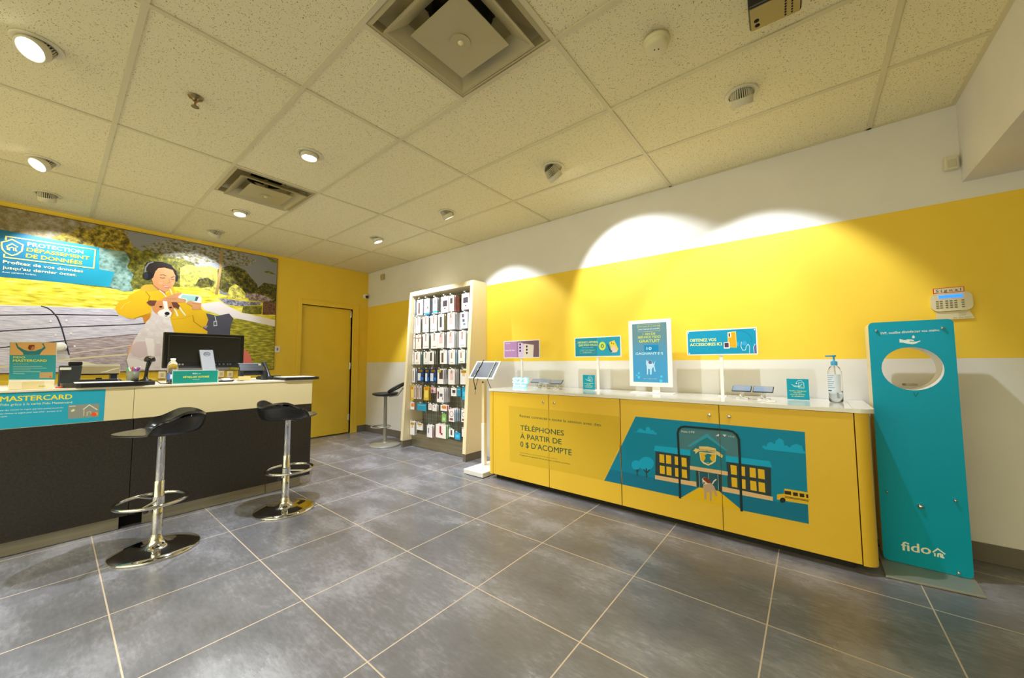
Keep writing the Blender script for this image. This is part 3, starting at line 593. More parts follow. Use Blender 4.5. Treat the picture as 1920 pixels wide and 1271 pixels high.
KIND = {  # body, side colour, description, list of shapes (x0,z0,x1,z1,colour) in 0..1
 'blue': (W_, '#8fa6d8', 'white pack with blue base', [(0, 0, 1, .12, '#3a9ae0'), (.6, .35, .75, .5, '#4a3a34')]),
 'strip': (W_, '#7f92c8', 'white pack with upright brown strip', [(.22, .1, .5, .82, '#6b5348')]),
 'cyan': (W_, '#b4bcd0', 'white pack with cyan stripe at base', [(0, .05, 1, .16, '#35b4e8'), (.35, .6, .55, .9, '#707488')]),
 'glove': (W_, '#c9d0dc', 'white pack printed with dark gadget', [(.25, .38, .8, .75, '#4a4048'), (.45, .22, .6, .3, '#3a3a3a')]),
 'red': (W_, '#d63a24', 'white pack with bright red side', [(.2, .5, .7, .85, '#4a4a3a')]),
 'gred': (W_, '#c04a50', 'white pack with dark gadget and red side', [(.2, .4, .85, .75, '#4a4048'), (.45, .2, .6, .28, '#3a3a3a')]),
 'dark': (W_, '#5a6058', 'white pack with slim dark case', [(.35, .25, .65, .9, '#544a48')]),
 'plain': (W_, '#8a9484', 'white phone case pack with pale print', [(.38, .5, .58, .95, '#c09a84'), (.25, .12, .8, .16, '#b9b4b8')]),
 'pink': (W_, '#a8a09c', 'white pack with soft pink case', [(.25, .3, .75, .85, '#ecc4c4'), (.4, .7, .55, .95, '#b08a74')]),
 'pinktop': ('#f3e2dc', '#8a7a70', 'pale pink pack with brown header line', [(0, .74, 1, .8, '#8a6a58'), (.4, .5, .55, .78, '#a08070')]),
 'phone': (W_, '#b8b04a', 'white pack with tilted black phone case', [(.3, .2, .65, .85, '#56504e')]),
 'cool': ('#dfe2f0', '#8896b0', 'bluish pack with dark square pictures', [(.2, .68, .5, .9, '#6a5a68'), (.3, .4, .6, .58, '#5a6474'), (.4, .2, .7, .32, '#7a8494')]),
 'bluesd': (W_, '#3a98b8', 'white pack with teal side', [(.3, .4, .5, .8, '#b8907c'), (.2, .1, .7, .14, '#a8a8b4')]),
 'navy': ('#1f3a66', '#16264a', 'navy blue pack with brown cap', [(.1, .1, .55, .72, '#dfe6f0'), (.5, .15, .95, .38, '#2f78d0'), (.2, .8, .8, 1, '#8a6a20')]),
 'ytop': (W_, '#d0ccd4', 'white pack with dark box and yellow corner', [(.3, .35, .9, .98, '#5a4a44'), (.1, .8, .6, .98, '#c8b42c')]),
 'ytag': (W_, '#c8c0c4', 'white pack with golden yellow header', [(.1, .78, .9, .96, '#b89028'), (.3, .55, .7, .78, '#e6c8a0')]),
 'yel': ('#d8b43c', '#c49a30', 'yellow pack', [(.15, .2, .85, .75, '#f0d468'), (.2, .8, .8, .95, '#e87a2c')]),
 'thin': ('#d8ccc4', '#8a6a58', 'slim beige pack', [(.4, .1, .7, .9, '#8a5a44')]),
 'multi': ('#e6a8a8', '#8a6a8a', 'small pink and violet pack', [(.1, .1, .5, .6, '#7a5a9a'), (.5, .4, .9, .9, '#f0e0d8')]),
 'wred': (W_, '#c4bccc', 'large white pack with dark and red pictures', [(.1, .25, .3, .75, '#7a4038'), (.4, .4, .8, .62, '#6a6a74'), (.75, .2, .85, .35, '#c86a5a')]),
 'turq': ('#2aa8d8', '#1a86b8', 'bright blue pack', [(.2, .3, .8, .7, '#58c8f0')]),
 'turqbox': ('#2a98bc', '#1f7c9c', 'turquoise box', [(.1, .75, .9, .82, '#8fd0e0')]),
 'orange': (W_, '#c84a2a', 'white pack with orange picture', [(.2, .4, .9, .9, '#e08a3c')]),
 'circ': ('#f6ecec', '#4aa6d8', 'white pack printed with round ring', [(.15, .1, .8, .28, '#8a5a4a')]),
 'green': ('#8ab86a', '#7aa05a', 'light green blister pack', [(.2, .2, .8, .6, '#b8d890')]),
 'greensd': ('#f6ece6', '#4cc438', 'wide white pack with bright green side', [(.38, .35, .55, .9, '#a83440'), (.5, .25, .68, .4, '#a83440')]),
 'maroon': (W_, '#8a3434', 'white pack with maroon side', [(.2, .35, .35, .8, '#6a5a9a')]),
}
PK = [
 [(767, 778, 564, 590, 'blue', 2), (782, 793, 563, 590, 'strip', 3), (795, 805, 561, 589, 'blue', 4), (812, 820, 559, 587, 'cyan', 3), (827, 841, 557, 585, 'glove', 1), (842, 851, 555, 583, 'red', 4), (866, 880, 551, 579, 'gred', 3)],
 [(770, 778, 597, 624, 'dark', 1), (779, 788, 596, 624, 'plain', 2), (793, 804, 594, 622, 'plain', 2), (807, 819, 592, 621, 'plain', 2), (821, 832, 590, 619, 'phone', 3), (839, 853, 587, 617, 'pink', 4), (863, 877, 586, 615, 'cool', 3)],
 [(767, 778, 628, 654, 'pinktop', 1), (780, 790, 628, 654, 'pinktop', 2), (793, 804, 626, 653, 'plain', 2), (808, 820, 625, 653, 'plain', 1), (821, 833, 624, 652, 'pink', 3), (838, 852, 622, 652, 'pink', 3), (860, 873, 621, 651, 'plain', 3)],
 [(766, 776, 660, 683, 'plain', 1), (777, 788, 660, 683, 'bluesd', 3), (794, 802, 660, 683, 'plain', 1), (803, 814, 659, 683, 'dark', 3), (825, 838, 657, 682, 'strip', 2), (842, 853, 656, 683, 'bluesd', 4), (860, 872, 656, 681, 'bluesd', 2)],
 [(765, 778, 691, 717, 'strip', 2), (782, 794, 693, 716, 'navy', 2), (797, 805, 693, 717, 'navy', 1), (806, 818, 693, 717, 'navy', 2), (820, 831, 693, 720, 'ytop', 4), (841, 853, 692, 721, 'pink', 3), (863, 876, 693, 721, 'ytag', 2)],
 [(766, 775, 723, 751, 'yel', 2), (776, 780, 724, 748, 'thin', 1), (781, 785, 724, 748, 'thin', 1), (786, 790, 724, 748, 'thin', 1), (795, 804, 725, 751, 'yel', 2), (808, 817, 726, 737, 'multi', 1), (819, 832, 727, 755, 'wred', 4), (846, 856, 727, 743, 'glove', 1), (857, 864, 727, 743, 'turqbox', 1), (866, 876, 727, 750, 'turq', 1)],
 [(769, 777, 754, 768, 'orange', 1), (782, 799, 756, 771, 'turqbox', 1), (803, 809, 757, 769, 'pink', 1), (811, 819, 759, 771, 'plain', 2), (826, 838, 759, 771, 'orange', 2), (828, 836, 776, 792, 'green', 1), (842, 852, 767, 791, 'circ', 4), (865, 874, 768, 792, 'circ', 2)],
 [(768, 777, 790, 816, 'ytag', 2), (781, 792, 793, 807, 'ytag', 1), (801, 811, 797, 821, 'maroon', 2), (817, 836, 795, 823, 'greensd', 3), (841, 851, 804, 820, 'dark', 1), (853, 863, 811, 825, 'turq', 1), (866, 874, 804, 820, 'dark', 1)],
]
def pack(x0, x1, zt, zb, y, d, kind, label, group):
    body, side, desc, sh = KIND[kind]; o = ((x0+x1)/2, y, zt); mb = MB(); B = mat('card_'+body.strip('#'), body, .45); SD = mat('card_'+side.strip('#'), side, .5)
    mb.box((x0, y, zb), (x1, y+d, zt), B, {'r': SD, 'l': SD, 'b': SD})
    A = Art(mb, 1, y, -1)
    for a, b, c, e, col in sh:
        X = lambda q: x0+(x1-x0)*q; Z = lambda q: zb+(zt-zb)*q
        A.raw([(X(a), Z(b)), (X(c), Z(b)), (X(c), Z(e)), (X(a), Z(e))], ink(col), 1)
    if kind == 'circ':
        cx = (x0+x1)/2; cz = zb+(zt-zb)*.62; r = (x1-x0)*.33
        A.rline([(cx+r*math.cos(g), cz+r*math.sin(g)) for g in [2*PI*i/16 for i in range(16)]], .006, '#8a5a54', 1, True)
    c = (x0+x1)/2; mb.box((c-.012, y+d*.3, zt), (c+.012, y+d*.3+.001, zt+.014), B)
    r = mb.build('accessory_pack', origin=o); tag(r, label, 'product pack', group); return r
for ri, row in enumerate(PK):
    tc = 0
    for ci, (u0, u1, v0, v1, kd, n) in enumerate(row):
        zmid = on((u0+u1)/2, (v0+v1)/2, 1, -.19).z
        yf = -.345+(.12*(max(zmid, .085)-.085)/1.965)+.03+.03; yf = max(yf, -.215) if ri < 5 else max(yf-.0, -.235)
        a = on(u0, v0, 1, yf); b = on(u1, v1, 1, yf); d = .013
        x0, x1 = max(a.x, RX0+.058), min(b.x, RX1-.056); desc = KIND[kd][2]; w = x1-x0
        place = '%s hook, %s row' % (ORD[ci], ROWS[ri])
        for k in range(n):
            y = yf+k*.028; jit = .003*((ci*7+k*3+ri) % 3-1)
            if k == 0: lb = desc + ', front on ' + place + ' of rack'; gp = 'front packs in the %s row' % ROWS[ri]
            else: lb = desc + ', behind front one, ' + place; gp = 'packs behind the front pack, hook %d of the %s row' % (ci+1, ROWS[ri])
            pack(x0+jit, x1+jit, a.z, b.z, y, d, kd, lb, gp)
        mb = MB(); c = (x0+x1)/2; zz = a.z+.010
        mb.tube([(c, -.034, zz), (c, yf-.012, zz), (c, yf-.02, zz+.006)], .0022, CHROME, 8); mb.box((c-.013, yf-.021, zz+.003), (c+.013, yf-.019, zz+.016), mat('price_tab', '#c8ccc8', .3)); mb.build('hook', rack_t, origin=rack_o)

# ================================================================== BAR STOOLS
def lerp(a, b, t): return a+(b-a)*t
def sst(a, b, x): t = max(0, min(1, (x-a)/(b-a))); return t*t*(3-2*t)
def stool_seat(mb, c, ang, M):
    nr, na = 14, 56; top = []; bot = []
    ca, sa = math.cos(ang), math.sin(ang)
    for i in range(nr+1):
        r = i/nr
        for k in range(na):
            th = 2*PI*k/na; bk = (1-math.cos(th))/2          # th=0 front, pi back
            dth = abs(math.degrees(math.atan2(math.sin(th), math.cos(th))))
            hh = sst(70, 82, dth)*(.066+.050*sst(84, 122, dth)-.030*sst(130, 180, dth))
            L = .205; wd = .185*(1-.18*max(0, math.cos(th))**2)
            wl = sst(70, 82, dth); ph = max(0, (r-.55)/.45)*PI/2
            rho = lerp(r, (r/.55*.78 if r < .55 else .78+.22*math.sin(ph)), wl)
            lx = L*rho*math.cos(th)+.005; ly = wd*rho*math.sin(th)
            rise = hh*(1-math.cos(ph))
            z = -.004*math.cos(PI*r/2) + rise + .004*max(0, math.cos(th))*r
            thk = .009+.012*(1-r)+.006*sst(.5, .9, r)*(1 if dth > 80 else 0)
            top.append((c[0]+ca*lx-sa*ly, c[1]+sa*lx+ca*ly, c[2]+z)); bot.append((c[0]+(ca*lx-sa*ly), c[1]+(sa*lx+ca*ly), c[2]+z-thk))
    def F_(off, flip):
        fs = []
        for i in range(nr):
            for k in range(na):
                q = (off+i*na+k, off+i*na+(k+1) % na, off+(i+1)*na+(k+1) % na, off+(i+1)*na+k); fs.append(q if flip else q[::-1])
        return fs
    n = len(top); rim = [(nr*na+k, nr*na+(k+1) % na, n+nr*na+(k+1) % na, n+nr*na+k) for k in range(na)]
    mb.add(top+bot, F_(0, False)+F_(n, True)+rim, M, True)
def bar_stool(x, y, ang, label, sh=.69):
    o = (x, y, 0); t = thing('bar_stool', label, 'bar stool', o, 'chrome bar stools at the reception counter')
    mb = MB(); mb.lathe([(.2, 0), (.203, .006), (.198, .013), (.15, .018), (.09, .024), (.05, .036), (.034, .058), (.028, .085), (.0265, .095)], o, CHROME, n=64); mb.build('base', t, origin=o)
    mb = MB(); mb.lathe([(.0255, .09), (.0255, .40), (.024, .402)], o, CHROME, n=28); mb.build('column_sleeve', t, origin=o)
    mb = MB(); mb.lathe([(.0225, .40), (.0225, sh-.03), (.05, sh-.022), (.06, sh-.012)], o, CHROME, n=28); mb.build('column', t, origin=o)
    ca, sa = math.cos(ang), math.sin(ang); rc = (x+.03*ca, y+.03*sa)
    mb = MB(); zc = .29; mb.tube([(rc[0]+.158*math.cos(g), rc[1]+.158*math.sin(g), zc) for g in [2*PI*i/48 for i in range(48)]], .0095, CHROME, 12, True)
    for sg in (-1, 1):
        g = ang+sg*1.2; g2 = g+PI
        mb.tube([(x+.02*math.cos(g), y+.02*math.sin(g), zc), (rc[0]+.158*math.cos(g), rc[1]+.158*math.sin(g), zc)], .006, CHROME, 8)
    mb.lathe([(.03, -.022), (.03, .022)], (x, y, zc), CHROME, n=24); mb.build('footrest', t, origin=o)
    mb = MB(); mb.tube([(x, y-.02, .245), (x+.03, y-.05, .245)], .006, CHROME, 8); mb.lathe([(.012, 0), (.012, .012)], (x+.032, y-.052, .245), BLACK, axis=(.6, -.8, 0), n=14); mb.build('clamp_screw', t, origin=o)
    mb = MB(); stool_seat(mb, (x, y, sh), ang, mat('black_moulded_plastic', '#1d1d20', .28, coat=.3)); s = mb.build('seat', t, origin=o)
    mb = MB(); g = ang-PI/2; mb.tube([(x, y, sh-.022), (x+.12*math.cos(g), y+.12*math.sin(g), sh-.03)], .004, CHROME, 8); mb.build('lift_lever', t, origin=o)
bar_stool(2.61, -2.80, -PI/2-.08, 'black seated chrome bar stool nearest the viewer, its low back turned right', .695)
bar_stool(2.545, -2.09, PI/2+.12, 'black seated chrome bar stool near the counter end, its low back turned left', .697)
o = (1.20, -.405, 0); t = thing('bar_stool', 'grey posted stool with looped open backrest between door and rack', 'bar stool', o)
mb = MB(); mb.lathe([(.2, 0), (.202, .012), (.19, .02), (.10, .028), (.035, .036), (.027, .05)], o, GREY_PAINT, n=48); mb.build('base', t, origin=o)
mb = MB(); mb.lathe([(.022, .04), (.022, .635), (.04, .648)], o, GREY_PAINT, n=24); mb.build('column', t, origin=o)
mb = MB(); mb.tube([(o[0]-.02+.125*math.cos(g), o[1]-.05+.125*math.sin(g), .25) for g in [2*PI*i/36 for i in range(36)]], .007, GREY_PAINT, 10, True); mb.tube([(o[0], o[1], .25), (o[0]+.09, o[1]-.0, .25)], .006, GREY_PAINT, 8); mb.build('footrest', t, origin=o)
SB = mat('black_satin_plastic', '#26282a', .45)
mb = MB(); mb.lathe([(0, .648), (.06, .648), (.12, .655), (.165, .672), (.175, .688), (.16, .696), (.08, .692), (0, .690)], o, SB, n=40, caps=False, sc=(.85, 1.05)); mb.build('seat', t, origin=o)
mb = MB(); pts = []; bx = Vector((.78, .627, 0)); sxv = Vector((.627, -.78, 0))
for i in range(36):
    g = 2*PI*i/36; pts.append(Vector((o[0], o[1], .705)) + bx*(.05+.10*(1-math.cos(g))) + sxv*.145*math.sin(g) + Vector((0, 0, .058*(1-math.cos(g)))))
mb.tube(pts, .015, SB, 10, True); mb.build('backrest_loop', t, origin=o)
mb = MB(); mb.tube([Vector((o[0], o[1], .645))+bx*.05, Vector((o[0], o[1], .66))+bx*.16, Vector((o[0], o[1], .76))+bx*.235], .012, GREY_PAINT, 8); mb.build('back_bracket', t, origin=o)

# ================================================================== DISPLAY CABINET
CY = -.582; CX0, CX1 = 3.235, 5.895; CT = .82; CB = .05
def cabinet():
    o = ((CX0+CX1)/2, CY/2, 0); t = thing('display_cabinet', 'long low yellow cabinet with four doors and blue school graphic along wall', 'cabinet', o)
    mb = MB(); mb.box((3.26, -.014, CB), (5.82, CY+.022, CT), YELLOW_CAB); mb.build('carcass', t, origin=o)
    mb = MB(); mb.box((3.29, -.02, 0), (5.80, -.525, CB), BLACK_SOFT); mb.build('kick_base', t, origin=o)
    def corner(x0, x1, sgn):
        P = []; r = .06
        P += [(x0, CY), ] if sgn > 0 else []
        if sgn > 0:
            P = [(x0, CY)]+[(x1-r+r*math.sin(g), CY+r-r*math.cos(g)) for g in [PI/2*i/10 for i in range(11)]]+[(x1, -.014), (x0, -.014)]
        else:
            r = .035; P = [(x1, CY), (x1, -.014), (x0, -.014)]+[(x0+r-r*math.cos(g), CY+r-r*math.sin(g)) for g in [PI/2*i/8 for i in range(9)]]
        mb = MB(); mb.prism(P, 2, CB-.004, CT, YELLOW_CAB, smooth=False); return mb
    mb = corner(5.833, CX1, 1); e = mb.build('rounded_end_panel', t, origin=o)
    for p in e.data.polygons: p.use_smooth = abs(p.normal.z) < .5 and abs(p.normal.x) > .02 and abs(p.normal.y) > .02
    mb = corner(CX0, 3.292, -1); mb.build('end_panel', t, origin=o)
    xs = [3.295, 3.925, 4.553, 5.203, 5.83]
    for i in range(4):
        mb = MB(); mb.box((xs[i]+.0015, CY+.02, CB), (xs[i+1]-.0015, CY, CT-.002), YELLOW_CAB); d = mb.build('door', t, origin=o, bevel=.0012)
        lx = xs[i+1]-.055 if i % 2 == 0 else xs[i]+.055; z = .752
        mb = MB(); mb.lathe([(.011, 0), (.011, .004), (.008, .006), (0, .0065)], (lx, CY, z), CHROME, axis=(0, -1, 0), n=20); mb.box((lx-.001, CY-.0068, z-.005), (lx+.001, CY-.006, z+.005), DARK); mb.build('lock', d, origin=o).location = (0, 0, 0)
    mb = MB(); mb.box((4.552, CY-.001, CB), (4.556, CY+.001, CT), ink('#7a4a10'))
    # text film
    A = Art(mb, 1, CY, -1); A.step = .0002
    FILM = '#e0ba36'
    A.poly([(954, 760.5), (1161, 781), (1162, 835), (1133, 900.5), (956, 864)], FILM, 1)
    A.crop(940, 750, 8); G = '#2a5640'
    A.text('Restez connecté·e toute la session avec des', (275, 252), (1495, 394), (278, 212), G, 2, .003)
    A.text('TÉLÉPHONES', (287, 447), (938, 534), (285, 372), G, 2, .012)
    A.text('À PARTIR DE', (285, 574), (905, 664), (288, 497), G, 2, .012)
    A.text('0 $ D’ACOMPTE', (288, 696), (1056, 830), (290, 614), G, 2, .012)
    A.text('Sur approbation de crédit et avec le forfait dans le cadre du', (280, 790), (835, 890), (280, 776), '#6a6a38', 2)
    A.text('Programme de paiement Fido et certaines conditions et forfaits', (280, 828), (1028, 968), (280, 808), '#4a5a38', 2, .005)
    A.T = lambda p: p
    B1 = '#0a8cb8'; B2 = '#127aa4'; LB = '#14b0e8'; NV = '#31444e'; YW = '#f0c22e'; CRM = '#ecc596'
    out = [(1191.7, 780.8), (1509, 809.7), (1516.6, 982), (1391.8, 956.8), (1345.6, 918.4), (1312, 913), (1278.5, 932.2), (1133.2, 900.8)]
    A.poly(out, B1, 1)
    A.poly([(1144, 880), (1212, 893), (1307, 912), (1278.5, 932.2), (1133.2, 900.8)], B2, 2); A.poly([(1350, 922), (1448, 940), (1514.5, 945), (1516.6, 982), (1391.8, 956.8)], B2, 2)
    A.poly([(1278.5, 932.2), (1312, 913), (1345.6, 918.4), (1390, 956.6)], '#f2c526', 3)
    A.crop(1120, 770, 6.69)
    A.poly([(440, 262), (500, 262), (512, 230), (545, 218), (580, 245), (605, 252), (612, 212), (635, 198), (660, 214), (670, 245), (700, 240), (722, 270), (746, 275), (745, 300)], LB, 3)
    A.ell((485, 680), 56, 60, LB, 3, 24); A.ell((615, 662), 96, 84, LB, 3, 28)
    for pts in ([(503, 812), (500, 735)], [(503, 770), (480, 740)], [(503, 770), (522, 740)]): A.line(pts, .006, NV, 4)
    for pts in ([(620, 832), (615, 725)], [(617, 780), (585, 738)], [(617, 780), (655, 742)]): A.line(pts, .008, NV, 4)
    A.poly([(725, 437), (1165, 482), (1168, 568), (708, 500)], LB, 4); A.poly([(730, 508), (1168, 566), (1172, 888), (728, 806)], NV, 5); A.poly([(725, 805), (1245, 895), (1248, 952), (725, 856)], CRM, 6)
    for w in ([(780, 542), (838, 550), (842, 656), (782, 646)], [(862, 553), (925, 562), (928, 668), (865, 660)], [(970, 570), (1022, 578), (1026, 684), (973, 674)], [(1056, 584), (1118, 594), (1124, 706), (1060, 696)],
              [(784, 684), (846, 694), (848, 796), (786, 786)], [(868, 698), (930, 708), (932, 814), (870, 804)], [(975, 714), (1026, 722), (1028, 832), (978, 822)], [(1060, 732), (1122, 742), (1128, 848), (1064, 836)]): A.poly(w, YW, 7)
    A.crop(1260, 790, 7.475)
    A.poly([(110, 95), (780, 130), (880, 170), (930, 240), (940, 560), (770, 560), (490, 185), (262, 400), (100, 380)], '#4f8394', 5)
    A.poly([(490, 190), (750, 420), (785, 920), (690, 905), (250, 820), (262, 400)], '#1f829c', 6)
    A.poly([(752, 478), (1370, 555), (1405, 642), (756, 562)], LB, 7); A.poly([(765, 565), (1385, 650), (1392, 1048), (782, 940)], NV, 8); A.poly([(700, 910), (1415, 1055), (1413, 1112), (700, 977)], CRM, 9)
    A.poly([(250, 830), (345, 845), (350, 915), (250, 890)], CRM, 6.5)
    for w in ([(820, 608), (905, 620), (912, 752), (828, 738)], [(975, 630), (1022, 636), (1026, 768), (978, 758)], [(1088, 644), (1172, 656), (1178, 792), (1092, 778)], [(1204, 662), (1294, 676), (1302, 812), (1210, 796)],
              [(832, 780), (912, 794), (918, 928), (840, 912)], [(980, 806), (1030, 814), (1034, 948), (984, 940)], [(1096, 826), (1180, 840), (1190, 976), (1102, 960)], [(1212, 846), (1300, 862), (1310, 996), (1218, 980)]): A.poly(w, YW, 10)
    A.poly([(490, 168), (800, 425), (700, 375), (492, 222), (250, 358), (208, 346)], '#3aa2c6', 8)
    A.poly([(250, 620), (782, 702), (782, 758), (252, 672)], CRM, 8)
    A.poly([(335, 682), (690, 738), (696, 990), (640, 968), (400, 925), (345, 912)], NV, 7); A.poly([(378, 700), (650, 742), (652, 960), (400, 922), (384, 915)], '#2a6076', 8)
    for x in (378, 512, 645): A.line([(x, 705+(x-378)*.14), (x+8, 915+(x-378)*.16)], .003, '#8fc8d8', 8.5)
    A.poly([(382, 425), (622, 450), (612, 560), (565, 595), (510, 618), (440, 590), (402, 545)], '#efe2b0', 9); A.poly([(394, 438), (610, 460), (600, 553), (510, 603), (412, 545)], '#ecbe30', 10)
    A.poly([(455, 478), (500, 450), (548, 462), (556, 485), (530, 500), (545, 540), (570, 562), (508, 596), (440, 562), (468, 525), (470, 500)], '#1f829c', 11); A.text('ini', (490, 580), (520, 586), (490, 562), '#efe2b0', 12, .02)
    A.poly([(298, 415), (330, 375), (380, 388), (382, 348), (500, 350), (612, 378), (622, 415), (660, 430), (716, 478), (700, 512), (640, 470), (606, 444), (500, 418), (378, 415), (330, 455), (325, 420)], '#ecd088', 12)
    A.text('ÉCOLE DES CHIOTS', (385, 402), (605, 430), (385, 378), '#7a7448', 13, .01)
    A.poly([(422, 800), (452, 780), (492, 786), (530, 820), (545, 862), (500, 880), (460, 890), (432, 872)], '#ead8cc', 12); A.poly([(452, 782), (492, 786), (540, 828), (542, 862), (505, 866), (470, 840), (430, 800)], '#8a3c24', 13); A.ell((450, 862), 9, 12, '#1c1614', 14, 10)
    A.poly([(440, 888), (545, 866), (590, 905), (612, 960), (635, 1042), (612, 1050), (590, 975), (562, 960), (556, 1110), (532, 1115), (528, 995), (484, 985), (484, 1092), (456, 1092), (452, 980), (436, 930)], '#c9ab92', 12); A.line([(568, 872), (590, 835), (618, 812)], .007, '#ead8cc', 12)
    A.line([(115, 1068), (100, 500), (82, 160), (96, 110), (130, 80), (180, 72), (780, 124), (850, 142), (905, 185), (938, 250), (950, 500), (975, 1248)], .013, '#20323a', 15)
    A.poly([(955, 512), (968, 514), (972, 600), (960, 600)], '#20323a', 15)
    A.text('Fido LTE', (135, 152), (318, 165), (135, 125), '#dfe8ea', 14, .01); A.text('17:10', (792, 218), (875, 226), (790, 196), '#dfe8ea', 14); A.poly([(610, 203), (660, 172), (660, 208)], '#dfe8ea', 14); A.poly([(708, 180), (765, 186), (738, 216)], '#dfe8ea', 14)
    A.crop(1380, 790, 6.353)
    A.poly([(308, 302), (328, 284), (362, 300), (375, 262), (415, 243), (465, 272), (475, 228), (515, 197), (560, 222), (578, 290), (608, 286), (640, 312), (670, 280), (722, 268), (788, 292), (802, 352), (825, 355), (827, 386), (345, 335)], LB, 3)
    A.poly([(488, 870), (510, 864), (572, 862), (572, 820), (582, 800), (862, 845), (864, 990), (600, 948), (488, 928)], '#ecc034', 4)
    for w in ([(576, 824), (655, 834), (658, 876), (580, 864)], [(678, 842), (736, 850), (738, 890), (682, 884)], [(756, 854), (812, 862), (814, 904), (760, 898)], [(834, 866), (860, 870), (862, 912), (838, 908)]): A.poly(w, '#33302c', 5)
    A.ell((556, 937), 34, 31, '#2a2c30', 5); A.line([(585, 893), (862, 938)], .003, '#33302c', 5); A.line([(585, 905), (862, 950)], .003, '#33302c', 5)
    A.T = lambda p: p
    A.line([(1162, 835), (1167, 905)], .004, '#b0903a', 16)
    A.rline([(xs[2], CB), (xs[2], CT)], .0022, '#6a4414', 16); A.rline([(xs[3], CB), (xs[3], CT)], .0022, '#6a4414', 16); A.rline([(xs[1], CB), (xs[1], CT)], .0018, '#8a6014', 16)
    mb.build('vinyl_graphics', t, origin=o)
    P = [(3.225, -.003), (3.225, CY+.02), (3.245, CY-.006)]+[(5.85+.065*math.sin(g), CY+.06-.066*math.cos(g)) for g in [PI/2*i/12 for i in range(13)]]+[(5.915, -.003)]
    mb = MB(); mb.prism([(x, y) for x, y in P], 2, CT+.001, CT+.022, WHITE_GLOSS); w = mb.build('worktop', bevel=.003, origin=(4.5, -.3, CT+.001)); tag(w, 'long glossy white worktop lying on the yellow display cabinet', 'worktop')
    mb = MB(); mb.box((5.828, -.02, CT+.0222), (5.8295, CY, CT+.0226), ink('#b8b4ae')); j = mb.build('joint_line', origin=(4.5, -.3, CT+.001)); j.parent = w; j.location = (0, 0, 0)
cabinet()
WT = CT+.0222

def pole_sign(xc, wd, z0, z1, label, art, yy=-.17, slant=0):
    o = (xc, yy, WT); t = thing('sign_holder', label, 'sign', o); cx = xc
    mb = MB(); mb.box((cx-.026, yy-.02, WT), (cx+.026, yy+.03, WT+.004), WHITE); mb.build('foot', t, origin=o)
    mb = MB(); mb.box((cx-.011, yy, WT+.004), (cx+.011, yy+.012, z0+.02), WHITE); mb.build('pole', t, origin=o)
    mb = MB(); mb.box((cx-wd/2-.008, yy-.008, z0-.008), (cx+wd/2+.008, yy-.0005, z1+.008), WHITE); mb.build('frame', t, origin=o, bevel=.001)
    mb = MB(); A = Art(mb, 1, yy-.008, -1, step=.0001, clip=(cx-wd/2, cx+wd/2, z0, z1)); art(A, cx-wd/2, cx+wd/2, z0, z1); mb.build('print', t, origin=o)
def R(A, a0, b0, a1, b1, col, L, f):  # rect in fractional coords of f=(x0,x1,z0,z1)
    X = lambda q: f[0]+(f[1]-f[0])*q; Z = lambda q: f[2]+(f[3]-f[2])*q
    A.raw([(X(a0), Z(b0)), (X(a1), Z(b0)), (X(a1), Z(b1)), (X(a0), Z(b1))], ink(col) if isinstance(col, str) else col, L)
def PO(A, pts, col, L, f): A.raw([(f[0]+(f[1]-f[0])*a, f[2]+(f[3]-f[2])*b) for a, b in pts], ink(col), L)
def TX(A, t, a0, a1, b, h, col, L, f, bold=.0): A.rtext(t, f[0]+(f[1]-f[0])*a0, f[0]+(f[1]-f[0])*a1, f[2]+(f[3]-f[2])*b, (f[3]-f[2])*h, col, L, bold)
def PL(A, pts, w, col, L, f): A.rline([(f[0]+(f[1]-f[0])*a, f[2]+(f[3]-f[2])*b) for a, b in pts], w, col, L)
def EL(A, c, rx, ry, col, L, f, n=20): PO(A, [(c[0]+rx*math.cos(2*PI*i/n), c[1]+ry*math.sin(2*PI*i/n)) for i in range(n)], col, L, f)
def art1(A, *f):
    R(A, 0, 0, 1, 1, '#8f6c92', 0, f); R(A, 0, 0, .38, 1, '#b98cc0', 1, f); R(A, .38, .0, .42, 1, '#a07aa6', 1, f); PO(A, [(.42, .02), (.42, .92), (.52, .9), (.6, .8), (.56, 0)], '#dcc4ea', 2, f); PO(A, [(.56, 0), (.6, .84), (.68, .8), (.86, .74), (.84, 0)], '#e6d8cc', 3, f); PO(A, [(.84, 0), (.86, .74), (.62, .86), (.5, .95), (1, 1), (1, 0)], '#7c6068', 2, f)
    for k in range(3): EL(A, (.475, .80-.2*k), .025, .07, '#33283a', 4, f, 14); EL(A, (.665, .66-.2*k), .025, .07, '#33283a', 4, f, 14)
    TX(A, 'Galaxy S23 Ultra', .03, .32, .42, .07, '#ffffff', 4, f, .02); TX(A, 'SAMSUNG', .03, .18, .86, .05, '#ffffff', 4, f, .02)
